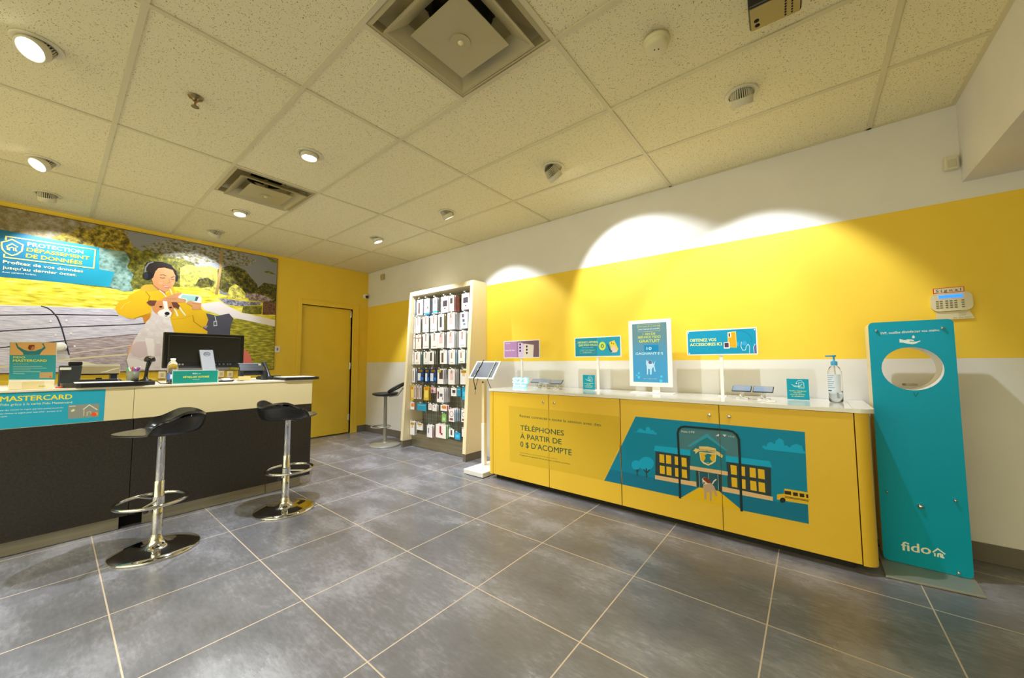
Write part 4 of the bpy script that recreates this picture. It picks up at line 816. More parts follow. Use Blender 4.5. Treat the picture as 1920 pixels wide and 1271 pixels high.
def art2(A, *f):
    R(A, 0, 0, 1, 1, '#22879c', 0, f); R(A, .5, 0, 1, 1, '#2a9cba', 1, f)
    TX(A, 'OBTENEZ L’APPAREIL', .06, .53, .72, .11, '#dfe45a', 2, f, .02); TX(A, 'QUE VOUS VOULEZ', .08, .52, .56, .11, '#dfe45a', 2, f, .02); TX(A, 'à partir de 0 $ d’acompte', .15, .42, .46, .04, '#c8e4e0', 2, f)
    PL(A, [(.11, .16), (.11, .36), (.46, .36), (.46, .16), (.11, .16)], .0015, '#8fcaa0', 2, f); TX(A, 'AVEC UN FORFAIT', .13, .44, .28, .04, '#c8dc70', 2, f); TX(A, 'CHEZ FIDO', .18, .38, .19, .05, '#c8dc70', 2, f)
    EL(A, (.62, .53), .075, .23, '#cfe04a', 2, f); TX(A, '0', .59, .65, .43, .22, '#1c6a80', 3, f, .03)
    PO(A, [(.74, .62), (.80, .28), (.78, .26), (.72, .66)], '#2a3c50', 2, f); PO(A, [(.77, .72), (.88, .82), (.96, .34), (.93, .2), (.82, .2)], '#e8d040', 3, f); PO(A, [(.80, .25), (.83, .5), (.88, .55), (.93, .3), (.92, .18), (.82, .17)], '#e6c8b8', 4, f); EL(A, (.82, .67), .012, .03, '#3a3020', 5, f, 10); EL(A, (.86, .63), .012, .03, '#8a3020', 5, f, 10); EL(A, (.81, .24), .025, .06, '#3a6a74', 5, f, 12)
def art4(A, *f):
    R(A, 0, 0, 1, 1, '#1298c0', 0, f)
    TX(A, 'OBTENEZ VOS', .035, .44, .55, .13, '#eef08a', 2, f, .03); TX(A, 'ACCESSOIRES ICI', .035, .52, .36, .13, '#eef08a', 2, f, .03)
    PO(A, [(.61, .27), (.61, .9), (.73, .92), (.735, .25)], '#ecd860', 2, f); PO(A, [(.62, .29), (.62, .87), (.72, .89), (.727, .27)], '#e8ac24', 3, f); PO(A, [(.615, .68), (.615, .87), (.66, .88), (.66, .68)], '#f6f0ea', 4, f); PO(A, [(.625, .7), (.625, .85), (.645, .85), (.645, .7)], '#5a3430', 5, f)
    R(A, .55, .22, .635, .48, '#f2f2f4', 5, f); R(A, .56, .27, .62, .46, '#5c3a4c', 6, f)
    PL(A, [(.74, .92), (.8, .94), (.87, .86), (.92, .72), (.945, .56), (.93, .44)], .003, '#0c7aa4', 2, f); PL(A, [(.80, .48), (.79, .3), (.81, .14), (.85, .14), (.865, .3), (.89, .38), (.91, .28), (.905, .02)], .003, '#d8f0f8', 3, f); PL(A, [(.985, .38), (.96, .26), (.965, .02)], .003, '#d8f0f8', 3, f); EL(A, (.75, .4), .02, .1, '#38a8e0', 1, f); EL(A, (.84, .42), .035, .09, '#38a8e0', 2, f); PO(A, [(.97, .02), (.97, .3), (1, .38), (1, 0)], '#6a6aa8', 2, f)
    for a, b in ((.015, .95), (.985, .95), (.02, .04)): EL(A, (a, b), .01, .025, '#d8f0f0', 4, f, 10)
pole_sign(3.325, .455, 1.146, 1.314, 'small purple sign on white pole showing phones with three camera lenses', art1)
pole_sign(4.182, .435, 1.147, 1.312, 'teal sign on white pole with yellow lettering and big zero badge', art2)
pole_sign(5.160, .440, 1.148, 1.322, 'wide blue sign on white pole reading OBTENEZ VOS ACCESSOIRES ICI', art4)

# framed screen
o = (4.655, -.18, WT); t = thing('framed_display', 'tall white framed blue poster display standing on the cabinet worktop', 'display', o)
x0, x1, z0, z1 = 4.478, 4.822, .892, 1.437; yy = -.185
mb = MB(); mb.box((4.50, -.25, WT), (4.84, -.10, WT+.006), WHITE); mb.build('foot', t, origin=o, bevel=.002)
mb = MB(); mb.box((4.66, yy+.012, WT+.006), (4.72, yy+.02, z0+.04), WHITE); mb.build('neck', t, origin=o)
mb = MB(); mb.box((x0, yy, z0), (x1, yy+.012, z1), WHITE); mb.build('frame', t, origin=o, bevel=.002)
mb = MB(); f = (x0+.032, x1-.034, z0+.035, z1-.028); A = Art(mb, 1, yy, -1, clip=f, step=.0001)
DS = mat('poster_blue_gradient', '#1a8cc8', .25, coat=.4); nt = DS.node_tree; tc = nt.nodes.new('ShaderNodeTexCoord'); sx = nt.nodes.new('ShaderNodeSeparateXYZ'); cr = nt.nodes.new('ShaderNodeValToRGB'); mr = nt.nodes.new('ShaderNodeMapRange'); mr.inputs[1].default_value = f[2]-WT; mr.inputs[2].default_value = f[3]-WT
e = cr.color_ramp.elements; e[0].color = hexc('#0f8cc4'); e[0].position = .35; e[1].color = hexc('#4c7c8c'); e[1].position = .8
nt.links.new(tc.outputs['Object'], sx.inputs[0]); nt.links.new(sx.outputs['Z'], mr.inputs[0]); nt.links.new(mr.outputs[0], cr.inputs[0]); nt.links.new(cr.outputs[0], nt.nodes['Principled BSDF'].inputs['Base Color'])
R(A, 0, 0, 1, 1, DS, 0, f)
TX(A, 'CONCOURS DE LA RENTRÉE', .16, .82, .935, .025, '#c8cc40', 2, f); PL(A, [(.17, .98), (.82, .98), (.82, .86), (.19, .86), (.17, .98)], .0016, '#c8d070', 2, f); TX(A, 'UNE CHANCE DE GAGNER', .2, .8, .89, .022, '#e8f0e8', 2, f)
TX(A, '1 AN DE', .32, .68, .80, .038, '#d4d834', 2, f, .02); TX(A, 'SERVICE FIDO', .17, .83, .745, .042, '#d4d834', 2, f, .02); TX(A, 'GRATUIT', .2, .8, .675, .05, '#d4d834', 2, f, .03)
PL(A, [(.06, .02), (.06, .58), (.1, .63), (.86, .63), (.93, .58), (.93, .02)], .002, '#2aa0dc', 1, f); R(A, .35, .52, .76, .63, '#1484b8', 1, f)
TX(A, '10', .42, .56, .545, .052, '#e8fbff', 3, f); TX(A, 'GAGNANT·E·S', .09, .88, .465, .042, '#c8f4ff', 3, f)
PO(A, [(.40, .38), (.45, .35), (.5, .37), (.56, .36), (.6, .3), (.66, .36), (.63, .28), (.66, .18), (.63, .18), (.6, .26), (.55, .22), (.54, .13), (.5, .13), (.5, .22), (.45, .23), (.44, .13), (.41, .13), (.41, .27), (.39, .31)], '#b8d8f0', 3, f); PO(A, [(.45, .34), (.5, .37), (.57, .35), (.55, .31), (.48, .31)], '#6a6a90', 4, f)
for a, b, r in ((.17, .15, .035), (.11, .11, .025), (.17, .08, .04), (.82, .10, .035), (.8, .03, .045)): EL(A, (a, b), r, r*.55, '#48c4f0', 3, f)
TX(A, 'Détails en magasin et à fido.ca', .3, .7, .055, .012, '#b8e4f4', 3, f)
mb.build('poster_print', t, origin=o)

def tent_card(x0, x1, y, z1, label):
    o = ((x0+x1)/2, y, WT); t = thing('tabletop_card', label, 'sign', o)
    mb = MB(); mb.box((x0-.002, y, WT), (x1+.002, y+.004, z1+.002), GLASS); mb.box((x0-.002, y-.004, WT), (x1+.002, y+.05, WT+.003), GLASS); mb.build('acrylic_holder', t, origin=o)
    mb = MB(); f = (x0, x1, WT+.003, z1); A = Art(mb, 1, y-.0006, -1, step=.0001); R(A, 0, 0, 1, 1, '#0f96ae', 0, f)
    PL(A, [(.55, .56), (.55, .82), (.78, .82), (.78, .56), (.55, .56)], .0016, '#f0fafa', 1, f); PL(A, [(.22, .72), (.36, .66), (.5, .64), (.62, .68), (.7, .74)], .0018, '#f0fafa', 1, f); PL(A, [(.3, .64), (.45, .60), (.58, .63), (.7, .60)], .0016, '#f0fafa', 1, f); EL(A, (.45, .78), .03, .03, '#f0fafa', 1, f, 12); PL(A, [(.44, .84), (.55, .92), (.68, .92), (.72, .87)], .0014, '#f0fafa', 1, f)
    for k, (tx, a, b) in enumerate((('Veuillez désinfecter', .1, .88), ('vos mains', .3, .66), ('avant de toucher', .14, .82), ('un téléphone.', .2, .78))): TX(A, tx, a, b, .39-.085*k, .05, '#f0e870' if k % 2 == 0 else '#f6f0a0', 1, f, .02)
    mb.build('print', t, origin=o)
tent_card(4.030, 4.150, -.165, .976, 'small teal hand cleaning card on worktop left of middle pole sign')
tent_card(5.538, 5.652, -.19, .978, 'small teal hand cleaning card on worktop left of the pump bottle')

# sanitizer pump bottle
o = (5.778, -.235, WT); t = thing('pump_bottle', 'tall clear hand sanitizer bottle with blue pump on white worktop', 'bottle', o)
mb = MB(); mb.lathe([(0, .002), (.030, .002), (.034, .008), (.0345, .15), (.033, .185), (.024, .212), (.0135, .222), (.0135, .23)], o, GLASS, n=36, caps=False); mb.build('bottle_body', t, origin=o)
mb = MB(); mb.lathe([(0, .004), (.031, .005), (.032, .07), (0, .071)], o, mat('clear_gel', '#dfeaf8', .02, trans=.9, ior=1.34), n=32, caps=False); mb.build('gel', t, origin=o)
mb = MB(); LBM = mat('bottle_label', '#d4dff0', .5)
def curved_label(mb, c, r, a0, a1, z0, z1, M, n=14):
    vs = []
    for i in range(n+1):
        g = a0+(a1-a0)*i/n; vs += [(c[0]+r*math.cos(g), c[1]+r*math.sin(g), z0), (c[0]+r*math.cos(g), c[1]+r*math.sin(g), z1)]
    mb.add(vs, [(2*i, 2*i+2, 2*i+3, 2*i+1) for i in range(n)], M, True)
curved_label(mb, o, .0350, -PI*.98, -PI*.25, WT+.06, WT+.17, LBM)
for k in range(7): curved_label(mb, o, .0352, -PI*.93, -PI*(.55+.05*(k % 3)), WT+.16-.012*k, WT+.1635-.012*k, ink('#8494b0'), 8)
curved_label(mb, o, .0352, -PI*.9, -PI*.68, WT+.068, WT+.075, ink('#40506c'), 8)
mb.build('label_wrap', t, origin=o)
BLU = mat('blue_pump_plastic', '#3f9cc8', .35)
mb = MB(); mb.lathe([(.016, .224), (.0165, .246), (.010, .25), (.005, .252), (.0045, .275), (.011, .278), (.012, .286), (0, .288)], o, BLU, n=24, caps=False); mb.box((o[0]-.04, o[1]-.006, WT+.276), (o[0]+.004, o[1]+.006, WT+.285), BLU); mb.tube([(o[0], o[1], WT+.22), (o[0]+.006, o[1], WT+.03)], .003, WHITE, 8); mb.build('pump', t, origin=o)

# display phones on stands
def phone_on_stand(x, y, label, ang=0., col='#3a3c44', wfac=1.):
    o = (x, y, WT); st = thing('phone_stand', 'white security stand under the ' + label[0], 'phone stand', o)
    mb = MB(); mb.box((x-.035, y-.03, WT), (x+.035, y+.03, WT+.008), WHITE); mb.build('foot', st, origin=o, bevel=.003)
    mb = MB(); mb.tube([(x, y, WT+.008), (x, y+.004, WT+.03), (x, y, WT+.046)], [.014, .009, .012], WHITE, 12); mb.build('neck', st, origin=o)
    mb = MB(); mb.tube([(x-.004, y-.012, WT+.04), (x-.01, y-.034, WT+.026), (x+.004, y-.034, WT+.010), (x+.02, y-.022, WT+.01)], .003, mat('white_cable', '#efece8', .4), 8); mb.build('cable', st, origin=o)
    ph = thing('display_phone', label[1], 'mobile phone', (x, y, WT+.0475)); po = (x, y, WT+.0475)
    tilt = math.radians(32); L, Wd = .112*wfac, .066; ux = Vector((math.cos(ang), math.sin(ang), 0)); uy = Vector((-math.sin(ang)*math.cos(tilt), math.cos(ang)*math.cos(tilt), math.sin(tilt))); un = ux.cross(uy)
    c = Vector(po)+un*.014+Vector((0, 0, .008))
    def slab(mb, hx, hy, z0, z1, M): mb.hexa([c+ux*a*hx+uy*b*hy+un*z0 for a, b in ((-1, -1), (1, -1), (1, 1), (-1, 1))]+[c+ux*a*hx+uy*b*hy+un*z1 for a, b in ((-1, -1), (1, -1), (1, 1), (-1, 1))], M)
    mb = MB(); slab(mb, L/2, Wd/2, -.004, .004, mat('phone_body_'+col.strip('#'), col, .3, .4)); mb.build('phone_body', ph, origin=po, bevel=.003)
    mb = MB(); slab(mb, L/2-.004, Wd/2-.004, .004, .0046, mat('phone_glass', '#8a98b0', .08, coat=.5)); mb.build('screen', ph, origin=po)
    mb = MB(); slab(mb, .02, .02, -.014, -.004, WHITE); mb.build('mount_puck', st, origin=o)
def pxx(u, y): return on(u, 722, 1, y).x
phone_on_stand(pxx(1007, -.20), -.20, ('phone half hidden by glowing sign', 'dark phone on stand, half hidden behind the glowing letters'), .15)
phone_on_stand(pxx(1023, -.26), -.26, ('middle phone right of glowing sign', 'slim silver phone on stand, middle one right of glowing sign'), .1, '#a8a4a0')
phone_on_stand(pxx(1045, -.27), -.27, ('blue screened phone', 'phone with bluish screen on stand, third right of glowing sign'), .12, '#2c3a60')
phone_on_stand(pxx(1391, -.30), -.30, ('left phone of right pair', 'grey phone on stand just right of the blue sign pole'), -.06)
phone_on_stand(pxx(1431, -.31), -.31, ('right phone of right pair', 'grey phone on stand, nearest the right hand cleaning card'), -.06)
mb = MB(); mb.box((5.40, -.46, WT), (5.49, -.38, WT+.006), mat('clear_white_plate', '#f4f2f0', .2)); b = mb.build('price_plate', origin=(5.44, -.42, WT), bevel=.001); tag(b, 'flat white price plate lying in front of rightmost phone stand', 'price plate')

# glowing S23 sign
o = (3.44, -.36, WT); t = thing('glowing_sign', 'glowing white and cyan letter sign standing on worktop beside phones', 'sign', o)
GL = mat('glowing_letters', (.80, .97, 1, 1), .4, emit=1.15); GB = mat('cyan_acrylic', '#a8e8f4', .15, emit=.5)
mb = MB(); mb.box((3.375, -.385, WT), (3.515, -.335, WT+.012), GB); mb.build('base_block', t, origin=o, bevel=.003)
def text3d(mb, t_, x0, x1, z, h, y, dep, M, bold):
    vs, fs = text_mesh(t_, bold); n = len(mb.v)
    P = [(x0+(x1-x0)*a, y, z+h*b) for a, b in vs]; Q = [(p[0], y+dep, p[2]) for p in P]
    mb.add(P, fs, M); mb.add(Q, [f_[::-1] for f_ in fs], M)
    ed = {}
    for f_ in fs:
        for i in range(len(f_)): e_ = (f_[i-1], f_[i]); ed[e_] = 1
    m_ = len(P); mb.add(P+Q, [(a, b, b+m_, a+m_) for a, b in ed if (b, a) not in ed], M)
GC = mat('cyan_glow_acrylic', (.10, .60, .85, 1), .4, emit=1.0)
mb = MB(); text3d(mb, 'S23', 3.362, 3.548, WT+.048, .056, -.362, .012, GC, .05); text3d(mb, 'S23', 3.367, 3.542, WT+.050, .052, -.376, .012, GL, .01); mb.build('number_letters', t, origin=o)
mb = MB(); mb.box((3.368, -.364, WT+.012), (3.526, -.356, WT+.04), GC); text3d(mb, 'Series', 3.372, 3.522, WT+.016, .026, -.372, .008, GL, .0); mb.build('word_letters', t, origin=o)

# ================================================================== TABLET STAND
o = (3.07, -.44, 0); t = thing('tablet_kiosk', 'white floor stand holding a tilted tablet left of yellow cabinet', 'tablet stand', o)
mb = MB(); mb.box((2.955, -.64, .004), (3.215, -.27, .05), WHITE); mb.build('base', t, origin=o, bevel=.006, seg=3)
mb = MB(); mb.box((3.005, -.44, .05), (3.045, -.40, .47), WHITE); mb.build('pole_cover', t, origin=o, bevel=.003)
mb = MB(); mb.box((3.009, -.436, .47), (3.041, -.404, .90), CREAM); mb.lathe([(.008, 0), (.008, .006)], (3.025, -.436, .89), BLACK, axis=(0, -1, 0), n=14); mb.build('pole', t, origin=o)
bl = on(879, 709, 1, -.48); br = on(922, 711, 1, -.48); tl = on(893, 677, 1, -.34); tr = on(941, 677, 1, -.34)
ux = ((br-bl)+(tr-tl)).normalized(); uy = ((tl-bl)+(tr-br)).normalized(); un = ux.cross(uy).normalized(); cc = (bl+br+tl+tr)/4
wx = ((br-bl).length+(tr-tl).length)/4; wy = ((tl-bl).length+(tr-br).length)/4
def slab2(mb, a0, a1, b0, b1, z0, z1, M):
    q = ((a0, b0), (a1, b0), (a1, b1), (a0, b1)); mb.hexa([cc+ux*a+uy*b+un*z0 for a, b in q]+[cc+ux*a+uy*b+un*z1 for a, b in q], M)
mb = MB(); slab2(mb, -wx, wx, -wy, wy, -.02, 0, WHITE); en = mb.build('enclosure', t, origin=o, bevel=.004)
mb = MB(); slab2(mb, -wx+.022, wx-.02, -wy+.02, wy-.016, 0, .001, SCREEN); mb.build('screen', t, origin=o)
mb = MB(); mb.hexa([cc+ux*a+uy*b+un*z for a, b, z in ((-.03, -.04, -.07), (.03, -.04, -.07), (.03, .03, -.07), (-.03, .03, -.07), (-.04, -.05, -.02), (.04, -.05, -.02), (.04, .04, -.02), (-.04, .04, -.02))], WHITE); mb.build('mount', t, origin=o)
mb = MB()
P0 = cc+ux*(-wx*.45)+uy*(wy+.012)+un*.003; P1 = cc+ux*(-wx*.50)+uy*(-wy-.004)+un*.004; P2 = P1+Vector((.03, -.004, -.10)); P3 = P1+Vector((.062, .0, .004)); P4 = P2+Vector((0, 0, -.065))
mb.tube([P0, (P0+P1)/2+un*.002, P1, P1.lerp(P2, .5)+Vector((-.004, 0, 0)), P2], .0042, BLACK, 8); mb.tube([P3, P3.lerp(P2, .5), P2], .003, BLACK, 8); mb.tube([P2, P4], .002, BLACK, 6); mb.lathe([(.008, -.012), (.008, .012)], P2, BLACK, n=10)
for k in range(3): q = P0.lerp(P1, .18+.3*k)+un*.006; q2 = P0.lerp(P1, .30+.3*k)+un*.006; mb.tube([q, q2], .0035, PAPER, 6)
l = mb.build('lanyard', origin=tuple(P1)); tag(l, 'black lanyard with white marks hanging over the tilted tablet', 'lanyard')
mb = MB(); q0 = cc+ux*(wx*.62)+uy*(wy+.01)+un*.005; q1 = cc+ux*(wx*.62)+uy*(-wy-.004)+un*.005
mb.tube([q0, q1], .004, PAPER, 8); mb.tube([q1, q1+Vector((.03, -.0, -.06)), q1+Vector((.035, .02, -.09))], .003, BLACK, 6); l = mb.build('white_strap', origin=tuple(q1)); tag(l, 'white strap lying across right part of the tilted tablet', 'strap')

# ================================================================== HAND SANITIZER STAND
SX0, SX1, SYF, SYB, SZ = 5.93, 6.248, -.335, -.165, 1.308
o = ((SX0+SX1)/2, SYF, 0); t = thing('sanitizer_stand', 'tall turquoise hand sanitizer stand with round hole, right of cabinet', 'sanitizer stand', o)
mb = MB(); mb.hexa([(5.915, -.545, .002), (6.247, -.50, .002), (6.262, -.16, .002), (5.915, -.16, .002), (5.915, -.545, .012), (6.247, -.50, .012), (6.262, -.16, .012), (5.915, -.16, .012)], mat('light_steel_plate', '#a8a79c', .35, .3)); mb.build('base_plate', t, origin=o, bevel=.002)
outer = rrect(SX0, SX1, .014, SZ, .022); hc = (6.089, 1.05); hr = .116; nh = 40
hole = [(hc[0]+hr*math.cos(2*PI*i/nh), hc[1]+hr*math.sin(2*PI*i/nh)) for i in range(nh)]
def holed(mb, y0, y1, MF, MS, MH):
    loops = [[Vector((a, b, 0)) for a, b in outer], [Vector((a, b, 0)) for a, b in hole[::-1]]]; tri = tessellate_polygon(loops); allp = outer+hole[::-1]
    mb.add([(a, y0, b) for a, b in allp], tri, MF); mb.add([(a, y1, b) for a, b in allp], [q[::-1] for q in tri], MS)
    n = len(outer); mb.add([(a, y0, b) for a, b in outer]+[(a, y1, b) for a, b in outer], [(i, (i+1) % n, n+(i+1) % n, n+i) for i in range(n)], MS, False)
    n = nh; mb.add([(a, y0, b) for a, b in hole]+[(a, y1, b) for a, b in hole], [(i, (i+1) % n, n+(i+1) % n, n+i) for i in range(n)], MH, True)
mb = MB(); holed(mb, SYF+.006, SYB, WHITE, CREAM, WHITE); mb.build('body', t, origin=o)
mb = MB(); holed(mb, SYF, SYF+.0055, TEAL, TEAL, TEAL)
A = Art(mb, 1, SYF, -1, step=.0001)
A.T = lambda p: p
A.text('SVP, veuillez désinfecter vos mains.', (1651, 627), (1762, 620.5), (1651, 622.5), '#eef6f4', 1, .015)
A.crop(1600, 580, 7.06)
A.poly([(610, 390), (680, 408), (720, 395), (775, 398), (806, 412), (800, 420), (745, 415), (745, 425), (800, 428), (840, 425), (885, 412), (890, 420), (840, 448), (790, 462), (720, 455), (660, 440), (612, 438)], '#eef2f0', 1); A.poly([(795, 340), (815, 362), (812, 378), (795, 384), (778, 378), (776, 362)], '#eef2f0', 1)
A.line([(800, 1098), (825, 1160), (858, 1098)], .004, '#0f8494', 1)
A.crop(1540, 980, 6)
A.text('fido', (905, 306), (1232, 355), (905, 205), '#f2f4e8', 1, .025)
for pts in ([(1258, 328), (1310, 292), (1388, 350)], [(1276, 345), (1278, 372)], [(1312, 380), (1314, 350), (1338, 348), (1345, 386)], [(1360, 355), (1364, 392), (1378, 394)]): A.line(pts, .006, '#f2f4e8', 1)
A.T = lambda p: p
fl = mb.build('turquoise_front_panel', t, origin=o)
for (u, v, r) in ((1643, 620, .007), (1767, 615, .008), (1663, 921, .006), (1791, 938, .008), (1726, 949, .013), (1797, 1073, .008)):
    q = on(u, v, 1, SYF); mb = MB(); mb.lathe([(r, 0), (r, .005), (r*.7, .011), (0, .012)], tuple(q), CHROME, axis=(0, -1, 0), n=20, caps=False); mb.build('screw_cap', t, origin=o)
mb = MB(); mb.lathe([(.028, .955), (.03, .958), (.03, .966), (0, .966)], (hc[0], -.25, 0), mat('brown_tray', '#8a7a5c', .5), n=24); mb.build('drip_tray', t, origin=o)

# ================================================================== RECEPTION COUNTER
RF = 2.08; RE = -1.722; RT = .932
def counter():
    o = (1.7, -3.2, 0); t = thing('reception_counter', 'long reception counter with black lower front and cream upper band', 'counter', o)
    BLF = noisy('black_laminate', [(.35, '#26221d'), (.65, '#332e28')], (90, 90, 90), 5, .32, spec=.5); CRM_ = mat('counter_cream', '#dccda2', .4)
    mb = MB(); mb.box((1.45, RE-.004, .09), (RF-.02, -5.2, RT-.002), BLF); mb.build('carcass', t, origin=o)
    for a, b in ((RE, -2.8745), (-2.8765, -5.2)):
        mb = MB(); mb.box((RF-.02, a, .725), (RF, b, RT-.001), CRM_); mb.build('upper_front_panel', t, origin=o, bevel=.0015)
    for a, b in ((RE, -2.868), (-2.872, -5.2)):
        mb = MB(); mb.box((RF-.02, a, .088), (RF-.0015, b, .724), BLF); mb.build('lower_front_panel', t, origin=o, bevel=.0015)
    for a, b in ((-1.79, -2.06), (-2.064, -2.80), (-2.91, -5.2)):
        mb = MB(); mb.box((RF-.045, a, .004), (RF-.032, b, .086), STEEL); mb.build('kick_plate', t, origin=o)
    mb = MB(); mb.box((1.5, -1.80, 0), (RF-.09, -5.2, .09), DARK); mb.build('plinth', t, origin=o)
    mb = MB(); A = Art(mb, 0, RF, 1, clip=(-4.6, -3.008, .728, RT-.002), step=.0001); A.raw([(-4.6, .728), (-3.008, .728), (-3.008, RT), (-4.6, RT)], ink('#2aa0bc'), 0)
    A.crop(0, 700, 6.62)
    A.text('MASTERCARD', (0, 350), (893, 316), (0, 284), '#ecd83a', 1, .03); a = A.ab((-10, 350)); A.rtext('FIDO', a[0]-.25, a[0]-.03, a[1], .04, '#ecd83a', 1, .03)
    A.text('Fido grâce à la carte Fido Mastercard', (5, 405), (895, 370), (5, 374), '#cfe0c8', 1, .01); A.text('sur des remises en argent que vous pouvez accumuler', (0, 468), (790, 430), (0, 452), '#e8f4f4', 1); A.text('ou remises en argent pour tout achat - partout où tu', (0, 510), (765, 470), (0, 492), '#e8f4f4', 1); A.text('magasines', (0, 545), (90, 538), (0, 530), '#e8f4f4', 1)
    A.poly([(845, 395), (1235, 372), (1224, 537), (845, 565)], '#8c8f86', 1); A.line([(1035, 445), (1110, 390), (1205, 450)], .005, '#dcd8c4', 2); A.line([(1042, 450), (1040, 525)], .004, '#c9b890', 2); A.line([(1080, 525), (1085, 480), (1120, 470), (1130, 500)], .004, '#c9b890', 2); A.ell((1165, 508), 34, 24, '#e8562c', 3); A.ell((1195, 500), 22, 20, '#e8a040', 2.5); A.ell((905, 460), 26, 14, '#d8dc9c', 2, rot=-.4); A.line([(860, 410), (935, 405)], .003, '#e8e8e0', 2)
    mb.build('teal_banner', t, origin=o)
    mb = MB(); mb.box((1.20, RE+.004, RT), (RF+.006, -5.2, RT+.014), mat('counter_top_white', '#e6ddc8', .35)); w = mb.build('worktop', bevel=.002, origin=(1.7, -3.2, RT)); tag(w, 'pale worktop lying on the long reception counter', 'worktop')
counter()
CTZ = RT+.0145
def board(y0, y1, x0, x1, r, label, z=CTZ, th=.026):
    P = [(x0, y0), (x1-r, y0)]+[(x1-r+r*math.sin(g), y0+r-r*math.cos(g)) for g in [PI/2*i/8 for i in range(1, 9)]]+[(x1-r+r*math.cos(g), y1-r+r*math.sin(g)) for g in [PI/2*i/8 for i in range(9)]]+[(x0, y1)]
    mb = MB(); mb.prism(P, 2, z, z+th, BLACK); b = mb.build('writing_board', bevel=.003, origin=((x0+x1)/2, (y0+y1)/2, z)); tag(b, label, 'writing board'); return z+th
BZ = board(-3.195, -2.765, 1.72, 2.095, .10, 'black rounded writing board on counter in front of the printer')
board(-1.975, -1.655, 1.74, 2.10, .05, 'black writing board at the right end of reception counter', th=.022)
def boxthing(name, label, cat, a, b, M, bevel=.002, group=None):
    mb = MB(); mb.box(a, b, M); o = ((a[0]+b[0])/2, (a[1]+b[1])/2, min(a[2], b[2])); r = mb.build(name, bevel=bevel, origin=o); tag(r, label, cat, group); r['_o'] = o; return r
boxthing('paper_sheets', 'white papers lying on the black board at counter end', 'paper', (1.84, -1.96, CTZ+.0225), (2.08, -1.70, CTZ+.0265), PAPER, 0)
r = boxthing('paper_sheets', 'white papers lying on the board in front of printer', 'paper', (1.86, -3.14, BZ+.0005), (2.07, -2.88, BZ+.003), PAPER, 0)
t = thing('wallet_case', 'flat black case lying at counter end beside door', 'case', (1.68, -1.93, CTZ)); o = (1.68, -1.93, CTZ)
mb = MB(); mb.box((1.60, -2.03, CTZ), (1.735, -1.83, CTZ+.022), BLACK_SOFT); mb.build('case_body', t, origin=o, bevel=.005)
mb = MB(); mb.box((1.61, -2.02, CTZ+.022), (1.73, -1.86, CTZ+.031), BLACK); mb.build('flap', t, origin=o, bevel=.003)
t = thing('clipboard', 'black clipboard lying on writing board before the printer', 'clipboard', (1.77, -3.03, BZ)); o = (1.77, -3.03, BZ)
mb = MB(); mb.box((1.735, -3.12, BZ), (1.835, -2.94, BZ+.016), BLACK); mb.build('board', t, origin=o, bevel=.003)
mb = MB(); mb.box((1.75, -3.04, BZ+.016), (1.78, -3.01, BZ+.026), BLACK); mb.build('clip', t, origin=o, bevel=.003)
t = thing('computer_mouse', 'small black mouse beside the pen cup on counter', 'computer mouse', (1.70, -2.93, CTZ)); o = (1.70, -2.93, CTZ)
mb = MB(); mb.lathe([(.030, 0), (.034, .012), (.028, .030), (.014, .040), (0, .043)], o, BLACK, n=24, caps=True, sc=(1.3, .8)); mb.build('mouse_body', t, origin=o)
mb = MB(); mb.lathe([(0, -.006), (.008, -.003), (.008, .003), (0, .006)], (1.73, -2.93, CTZ+.036), ALU, axis=(0, 1, 0), n=14, caps=False); mb.build('wheel', t, origin=o)

# printer
t = thing('label_printer', 'beige and white printer with curved lid on legs behind counter', 'printer', (1.35, -3.03, CTZ)); o = (1.35, -3.03, CTZ)
PB = mat('printer_beige', '#b9ae94', .45)
mb = MB(); mb.box((1.24, -3.16, 1.022), (1.45, -2.898, 1.082), PB); mb.build('printer_body', t, origin=o, bevel=.006)
mb = MB(); mb.box((1.25, -3.155, 1.012), (1.445, -2.905, 1.022), BLACK); mb.build('underside', t, origin=o)
mb = MB(); mb.prism([(-3.16, 1.083), (-2.90, 1.083), (-2.90, 1.093), (-3.02, 1.092), (-3.06, 1.105), (-3.09, 1.116), (-3.16, 1.118)], 0, 1.25, 1.44, WHITE); mb.build('lid', t, origin=o, bevel=.003)
mb = MB(); A = Art(mb, 0, 1.45, 1); A.raw([(-3.0, 1.03), (-2.97, 1.034), (-2.94, 1.05), (-2.905, 1.06), (-2.905, 1.066), (-2.94, 1.057), (-2.975, 1.04), (-3.0, 1.034)], PAPER, 1); mb.build('front_curve', t, origin=o)
for y, M in ((-3.15, BLACK), (-2.93, mat('navy_plastic', '#1c2c4c', .4))):
    mb = MB(); mb.box((1.28, y-.015, CTZ), (1.42, y+.02, 1.012), M); mb.build('leg', t, origin=o, bevel=.003)
# payment terminal
t = thing('card_terminal', 'black card terminal standing between offer sign and printer', 'card terminal', (1.66, -3.165, CTZ)); o = (1.66, -3.165, CTZ)
mb = MB(); mb.hexa([(1.59, -3.205, CTZ), (1.71, -3.205, CTZ), (1.71, -3.11, CTZ), (1.59, -3.11, CTZ), (1.58, -3.205, 1.085), (1.67, -3.205, 1.085), (1.67, -3.10, 1.085), (1.58, -3.10, 1.085)], mat('charcoal_plastic', '#2e3238', .45)); mb.build('terminal_body', t, origin=o, bevel=.006)
mb = MB(); mb.box((1.60, -3.165, 1.085), (1.66, -3.10, 1.112), BLACK); mb.build('reader_head', t, origin=o, bevel=.005)
mb = MB(); mb.box((1.676, -3.20, 1.055), (1.682, -3.15, 1.072), PAPER); mb.build('paper_slot', t, origin=o, bevel=.002)
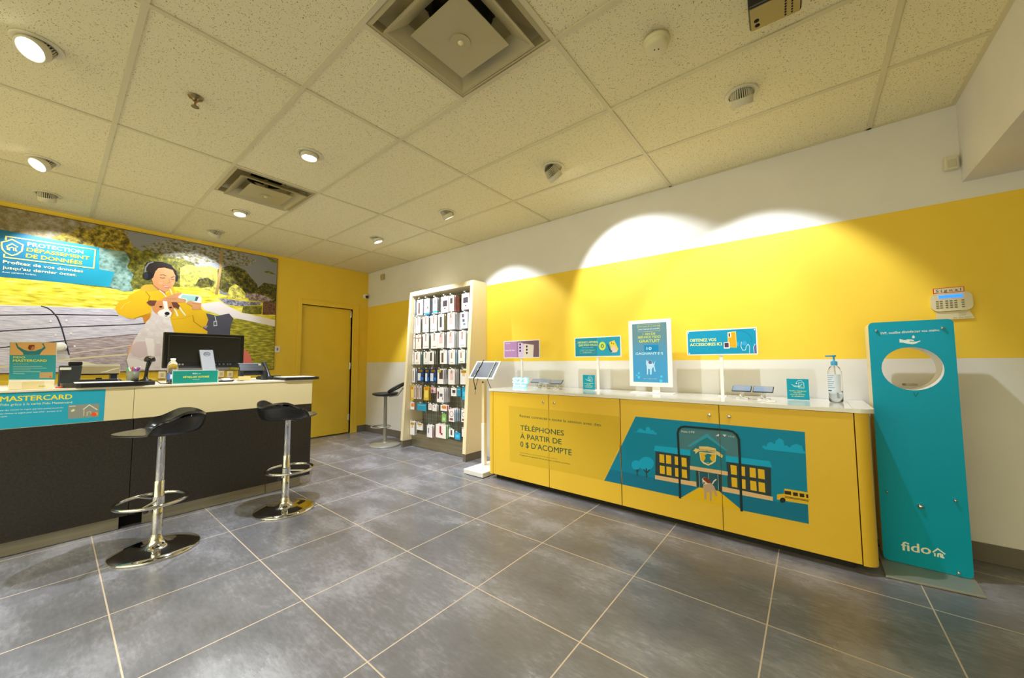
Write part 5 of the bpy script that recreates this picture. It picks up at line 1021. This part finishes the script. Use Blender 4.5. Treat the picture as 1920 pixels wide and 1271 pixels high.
# offer sign on counter
t = thing('counter_sign', 'teal offer sign with person raising arms, standing on the counter', 'sign', (2.02, -3.30, CTZ)); o = (2.02, -3.30, CTZ)
mb = MB(); ya, yb_ = on(18, 690, 0, 2.02).y, on(104, 690, 0, 2.02).y
mb.box((2.0, ya, CTZ), (2.018, yb_, CTZ+.047), mat('ivory_acrylic', '#ece0c0', .3)); mb.box((1.94, ya, CTZ), (2.0, yb_, CTZ+.004), mat('ivory_acrylic', '#ece0c0')); mb.build('holder', t, origin=o, bevel=.002)
mb = MB(); mb.box((2.0185, ya+.05, CTZ), (2.0195, yb_-.04, CTZ+.045), mat('leaflet_cream', '#e2cf9c', .5)); Art(mb, 0, 2.0195, 1).rtext('fido', ya+.11, ya+.135, CTZ+.012, .008, '#a8b048', 1, .02); mb.build('leaflet', t, origin=o)
mb = MB(); mb.box((2.0, ya, CTZ+.047), (2.008, yb_, on(60, 641, 0, 2.008).z), WHITE); A = Art(mb, 0, 2.008, 1, step=.0001); A.crop(0, 630, 6.62)
A.poly([(122, 78), (698, 80), (690, 540), (112, 540)], '#35949a', 0); A.poly([(128, 80), (696, 82), (694, 236), (122, 236)], '#d8a868', 1)
A.poly([(190, 88), (210, 88), (228, 130), (300, 172), (360, 185), (440, 182), (520, 155), (545, 130), (520, 95), (540, 90), (568, 150), (520, 190), (490, 234), (290, 234), (285, 205), (215, 150)], '#2e7a80', 2); A.ell((392, 145), 42, 34, '#b87850', 3); A.poly([(345, 150), (360, 110), (420, 108), (436, 130), (400, 128), (372, 180)], '#7a3c20', 4)
A.text('FIDO', (165, 275), (310, 275), (165, 250), '#e6d63c', 2, .03); A.text('MASTERCARD', (162, 318), (580, 318), (162, 288), '#e6d63c', 2, .03); A.text('sans frais annuels', (162, 350), (350, 350), (162, 338), '#b8c850', 2)
for k, w in enumerate((520, 575, 380, 500, 300)): A.line([(165, 375+k*22), (w, 376+k*22)], .003, '#9cc8c4', 2)
A.poly([(492, 450), (655, 447), (652, 520), (492, 522)], '#b89a6a', 2); A.ell((625, 505), 16, 12, '#e05a40', 3, 12)
mb.build('offer_board', t, origin=o)
# red pencils
for k, dy in enumerate((0, .014)):
    mb = MB(); mb.tube([(2.04, -3.215+dy, CTZ+.004), (2.02, -3.165+dy, CTZ+.012+.004*k)], .0035, ink('#d85038'), 8); r = mb.build('pencil', origin=(2.04, -3.2+dy, CTZ)); tag(r, 'short red pencil lying at foot of the offer sign', 'pencil', 'red pencils at the offer sign')
# pen cup + pens
c = (1.87, -2.868, BZ); t = thing('pen_cup', 'clear grey mesh cup full of pens on the writing board', 'pen cup', c)
mb = MB(); CUPM = mat('smoked_clear_plastic', '#a8a894', .2, trans=.5)
mb.lathe([(0, 0), (.031, 0), (.034, .07), (.032, .07), (.029, .003), (0, .003)], c, CUPM, n=28, caps=False); mb.build('cup', t, origin=c)
for k, (dx, dy, col, nm) in enumerate(((.006, -.02, '#3cb46a', 'green'), (-.008, -.012, '#f0ead0', 'cream'), (.01, -.002, '#d04a5a', 'red'), (-.006, .008, '#4a62c0', 'blue'), (.008, .014, '#b04ab0', 'purple'), (-.002, .022, '#7a3a8a', 'dark violet'))):
    mb = MB(); b0 = Vector((c[0]-dx*.8, c[1]-dy*.3, c[2]+.004)); b1 = Vector((c[0]+dx*1.8, c[1]+dy*1.6, c[2]+.088+.004*(k % 3))); mb.tube([b0, b1], .0038, ink(col), 8); mb.tube([b1, b1+(b1-b0).normalized()*.008], [.0038, .002], WHITE if k % 2 else ink(col), 8)
    r = mb.build('pen', origin=tuple(b0)); tag(r, nm + ' pen standing in the clear cup on the counter', 'pen', 'pens in the cup')
# scanner
c = (1.86, -2.752, BZ); zt = BZ
t = thing('barcode_scanner', 'black barcode scanner on upright stand beside the water bottle', 'barcode scanner', (1.86, -2.775, BZ)); o = (1.86, -2.775, BZ)
mb = MB(); mb.lathe([(.035, 0), (.033, .006), (.014, .012), (.010, .03)], (1.86, -2.80, BZ), BLACK, n=24); mb.build('stand_foot', t, origin=o)
mb = MB(); mb.tube([(1.86, -2.80, BZ+.01), (1.862, -2.795, 1.06), (1.868, -2.785, 1.115)], [.010, .011, .015], BLACK, 14); mb.build('handle', t, origin=o)
mb = MB(); mb.lathe([(0, 0), (.028, .002), (.034, .014), (.028, .034), (.014, .044), (0, .046)], (1.872, -2.785, 1.108), BLACK, n=26, caps=False, sc=(1.15, .95)); mb.build('scan_head', t, origin=o)
mb = MB(); mb.box((1.905, -2.795, 1.140), (1.908, -2.77, 1.146), ink('#c8b088')); mb.build('badge', t, origin=o)
# water bottle
c = (1.95, -2.668, CTZ); t = thing('water_bottle', 'clear plastic water bottle with white cap beside the green sign', 'bottle', c)
pr = [(0, .001), (.028, .001), (.031, .008)]+[(.031-.0018*(k % 2), .02+.008*k) for k in range(9)]+[(.0315, .10), (.032, .125), (.028, .148), (.018, .166), (.013, .172), (.013, .178)]
mb = MB(); mb.lathe(pr, c, GLASS, n=32, caps=False); mb.build('bottle_body', t, origin=c)
mb = MB(); mb.lathe([(0, .003), (.029, .004), (.029, .08), (0, .081)], c, WATER, n=28, caps=False); mb.build('water', t, origin=c)
mb = MB(); mb.lathe([(.0152, .174), (.0152, .188), (0, .189)], c, WHITE, n=22); mb.build('cap', t, origin=c)
mb = MB(); curved_label(mb, c, .0325, 0, 2*PI, CTZ+.03, CTZ+.075, mat('blue_bottle_label', '#5a7ad0', .4), 32); curved_label(mb, c, .0327, -.5, .3, CTZ+.038, CTZ+.068, PAPER, 8); mb.build('label_band', t, origin=c)
# green sign
t = thing('desk_sign', 'green sign reading DETAILLANT AUTORISE standing on the counter edge', 'sign', (2.03, -2.54, CTZ)); o = (2.03, -2.54, CTZ)
ya, yb_ = on(323, 705, 0, 2.03).y, on(409, 705, 0, 2.03).y; zt_ = on(366, 694, 0, 2.03).z
mb = MB(); mb.box((2.022, ya, CTZ), (2.03, yb_, zt_), mat('pale_acrylic_edge', '#cfe6e0', .2)); mb.box((1.97, ya, CTZ), (2.022, yb_, CTZ+.004), mat('pale_acrylic_edge', '#cfe6e0')); mb.build('acrylic_holder', t, origin=o)
mb = MB(); A = Art(mb, 0, 2.03, 1, step=.0001); f = (ya+.003, yb_-.003, CTZ+.003, zt_-.004); R(A, 0, 0, 1, 1, '#1c8c80', 0, f); TX(A, 'fido', .42, .53, .72, .12, '#e8f2ee', 1, f, .02); TX(A, 'ini', .55, .6, .72, .08, '#e8f2ee', 1, f); TX(A, 'DÉTAILLANT AUTORISÉ', .22, .80, .42, .15, '#e6dc3c', 1, f, .03); TX(A, 'Boutique', .43, .58, .26, .07, '#d8e8e4', 1, f); mb.build('print', t, origin=o)
# monitor
t = thing('computer_monitor', 'wide black monitor seen from behind with silver stand on counter', 'monitor', (1.52, -2.39, CTZ)); o = (1.52, -2.39, CTZ)
mb = MB(); mb.box((1.48, -2.668, 1.058), (1.515, -2.108, 1.358), mat('monitor_black', '#17150f', .38)); mb.box((1.515, -2.64, 1.07), (1.53, -2.14, 1.335), mat('monitor_back', '#1a1812', .42)); mb.build('monitor_shell', t, origin=o, bevel=.006)
mb = MB(); mb.box((1.476, -2.66, 1.066), (1.4795, -2.116, 1.35), SCREEN); mb.build('screen', t, origin=o)
mb = MB(); mb.box((1.53, -2.60, 1.075), (1.533, -2.18, 1.105), DARK)
for k, y in enumerate((-2.57, -2.55, -2.33, -2.30, -2.27, -2.24, -2.22)): mb.box((1.533, y, 1.082), (1.537, y+.012, 1.096), ink('#8a8c90') if k < 2 else ink('#56585c'))
mb.build('port_panel', t, origin=o)
s0 = on(374, 656, 0, 1.56); s1 = on(399, 656, 0, 1.56); s2 = on(380, 695, 0, 1.60); s3 = on(405, 695, 0, 1.60)
mb = MB(); mb.hexa([(1.575, s2.y, 1.03), (1.605, s2.y, 1.03), (1.605, s3.y, 1.03), (1.575, s3.y, 1.03), (1.53, s0.y, s0.z), (1.56, s0.y, s0.z), (1.56, s1.y, s1.z), (1.53, s1.y, s1.z)], mat('silver_plastic', '#b4b8c4', .3, .5))
mb.hexa([(1.575, s2.y, CTZ+.008), (1.605, s2.y, CTZ+.008), (1.605, s3.y, CTZ+.008), (1.575, s3.y, CTZ+.008), (1.575, s2.y, 1.03), (1.605, s2.y, 1.03), (1.605, s3.y, 1.03), (1.575, s3.y, 1.03)], mat('silver_plastic', '#b4b8c4'))
sd = mb.build('stand_neck', t, origin=o)
cy_, cz_ = (s0.y+s1.y)/2+.004, s0.z-.035; mb = MB(); xx = 1.5725
mb.tube([(xx, cy_+.022*math.cos(g), cz_+.017*math.sin(g)) for g in [2*PI*i/24 for i in range(24)]], .0015, ink('#2a2c30'), 6, True); A = Art(mb, 0, xx-.001, 1); A.rtext('DELL', cy_-.015, cy_+.015, cz_-.005, .010, '#2a2c30', 1, .03); mb.build('round_badge', sd, origin=o).location = (0, 0, 0)
mb = MB(); mb.box((1.50, -2.50, CTZ), (1.68, -2.28, CTZ+.008), ALU); mb.build('stand_foot', t, origin=o, bevel=.003)
# desk phone
t = thing('desk_phone', 'black desk phone seen from behind with handset at right end', 'desk phone', (1.80, -2.12, CTZ)); o = (1.80, -2.12, CTZ)
ph = mat('phone_charcoal', '#24262b', .4)
mb = MB(); mb.hexa([(1.80, -2.215, 1.03), (1.83, -2.215, 1.03), (1.83, -2.03, 1.03), (1.80, -2.03, 1.03), (1.72, -2.205, 1.092), (1.745, -2.205, 1.092), (1.745, -2.03, 1.092), (1.72, -2.03, 1.092)], ph)
mb.build('display_head', t, origin=o, bevel=.004)
mb = MB(); mb.box((1.72, -2.205, 1.0925), (1.746, -2.04, 1.096), ink('#a8c0e0')); mb.build('top_edge', t, origin=o)
mb = MB(); mb.box((1.80, -2.222, CTZ), (1.86, -2.195, 1.035), ph); mb.box((1.80, -2.05, CTZ), (1.86, -2.02, 1.035), ph); mb.box((1.78, -2.20, .99), (1.81, -2.04, 1.03), ph); mb.build('wedge_stand', t, origin=o, bevel=.004)
mb = MB(); mb.tube([(1.72, -2.005, 1.098), (1.76, -2.0, 1.06), (1.83, -2.0, 1.0), (1.87, -2.005, .965)], [.020, .013, .013, .019], ph, 12); mb.build('handset', t, origin=o)
mb = MB(); mb.box((1.832, -2.062, 1.078), (1.834, -2.042, 1.09), ink('#c8c0a0')) if False else mb.box((1.765, -2.062, 1.076), (1.769, -2.042, 1.09), ink('#c8c0a0')); mb.build('sticker', t, origin=o)
# card holder, tray
t = thing('card_holder', 'small cream business card holder in front of desk phone', 'card holder', (2.03, -2.235, CTZ)); o = (2.03, -2.235, CTZ)
mb = MB(); mb.box((2.0, -2.28, CTZ), (2.045, -2.19, CTZ+.010), GLASS); mb.build('holder_base', t, origin=o)
mb = MB(); mb.box((2.015, -2.276, CTZ+.010), (2.028, -2.194, CTZ+.042), mat('cream_cards', '#e6cf94', .5)); mb.build('cards', t, origin=o)
t = thing('small_tray', 'small dark tray holding white slips right of green sign', 'tray', (1.93, -2.34, CTZ)); o = (1.93, -2.34, CTZ)
mb = MB(); mb.lathe([(0, 0), (.042, 0), (.052, .012), (.048, .012), (.040, .003), (0, .003)], (1.93, -2.335, CTZ), mat('dark_brown_tray', '#2c2220', .4), n=28, caps=False, sc=(.8, 1.1)); mb.build('dish', t, origin=o)
mb = MB(); mb.hexa([(1.90, -2.37, CTZ+.006), (1.96, -2.365, CTZ+.006), (1.96, -2.30, CTZ+.006), (1.90, -2.305, CTZ+.006), (1.905, -2.368, CTZ+.024), (1.955, -2.36, CTZ+.018), (1.955, -2.31, CTZ+.024), (1.905, -2.31, CTZ+.028)], mat('white_slips', '#d8dce8', .5)); mb.build('slips', t, origin=o)
# cables on the counter
mb = MB(); mb.tube([(1.88, -2.79, BZ+.003), (1.93, -2.75, CTZ+.022), (1.98, -2.735, CTZ+.006), (2.02, -2.71, CTZ+.004), (1.99, -2.69, CTZ+.004), (2.03, -2.685, CTZ+.004)], .0028, BLACK, 8); r = mb.build('scanner_cable', origin=(1.98, -2.735, CTZ)); tag(r, 'thin black cable on counter between scanner and water bottle', 'cable')

for ob in bpy.data.objects:
    if '_o' in ob: del ob['_o']
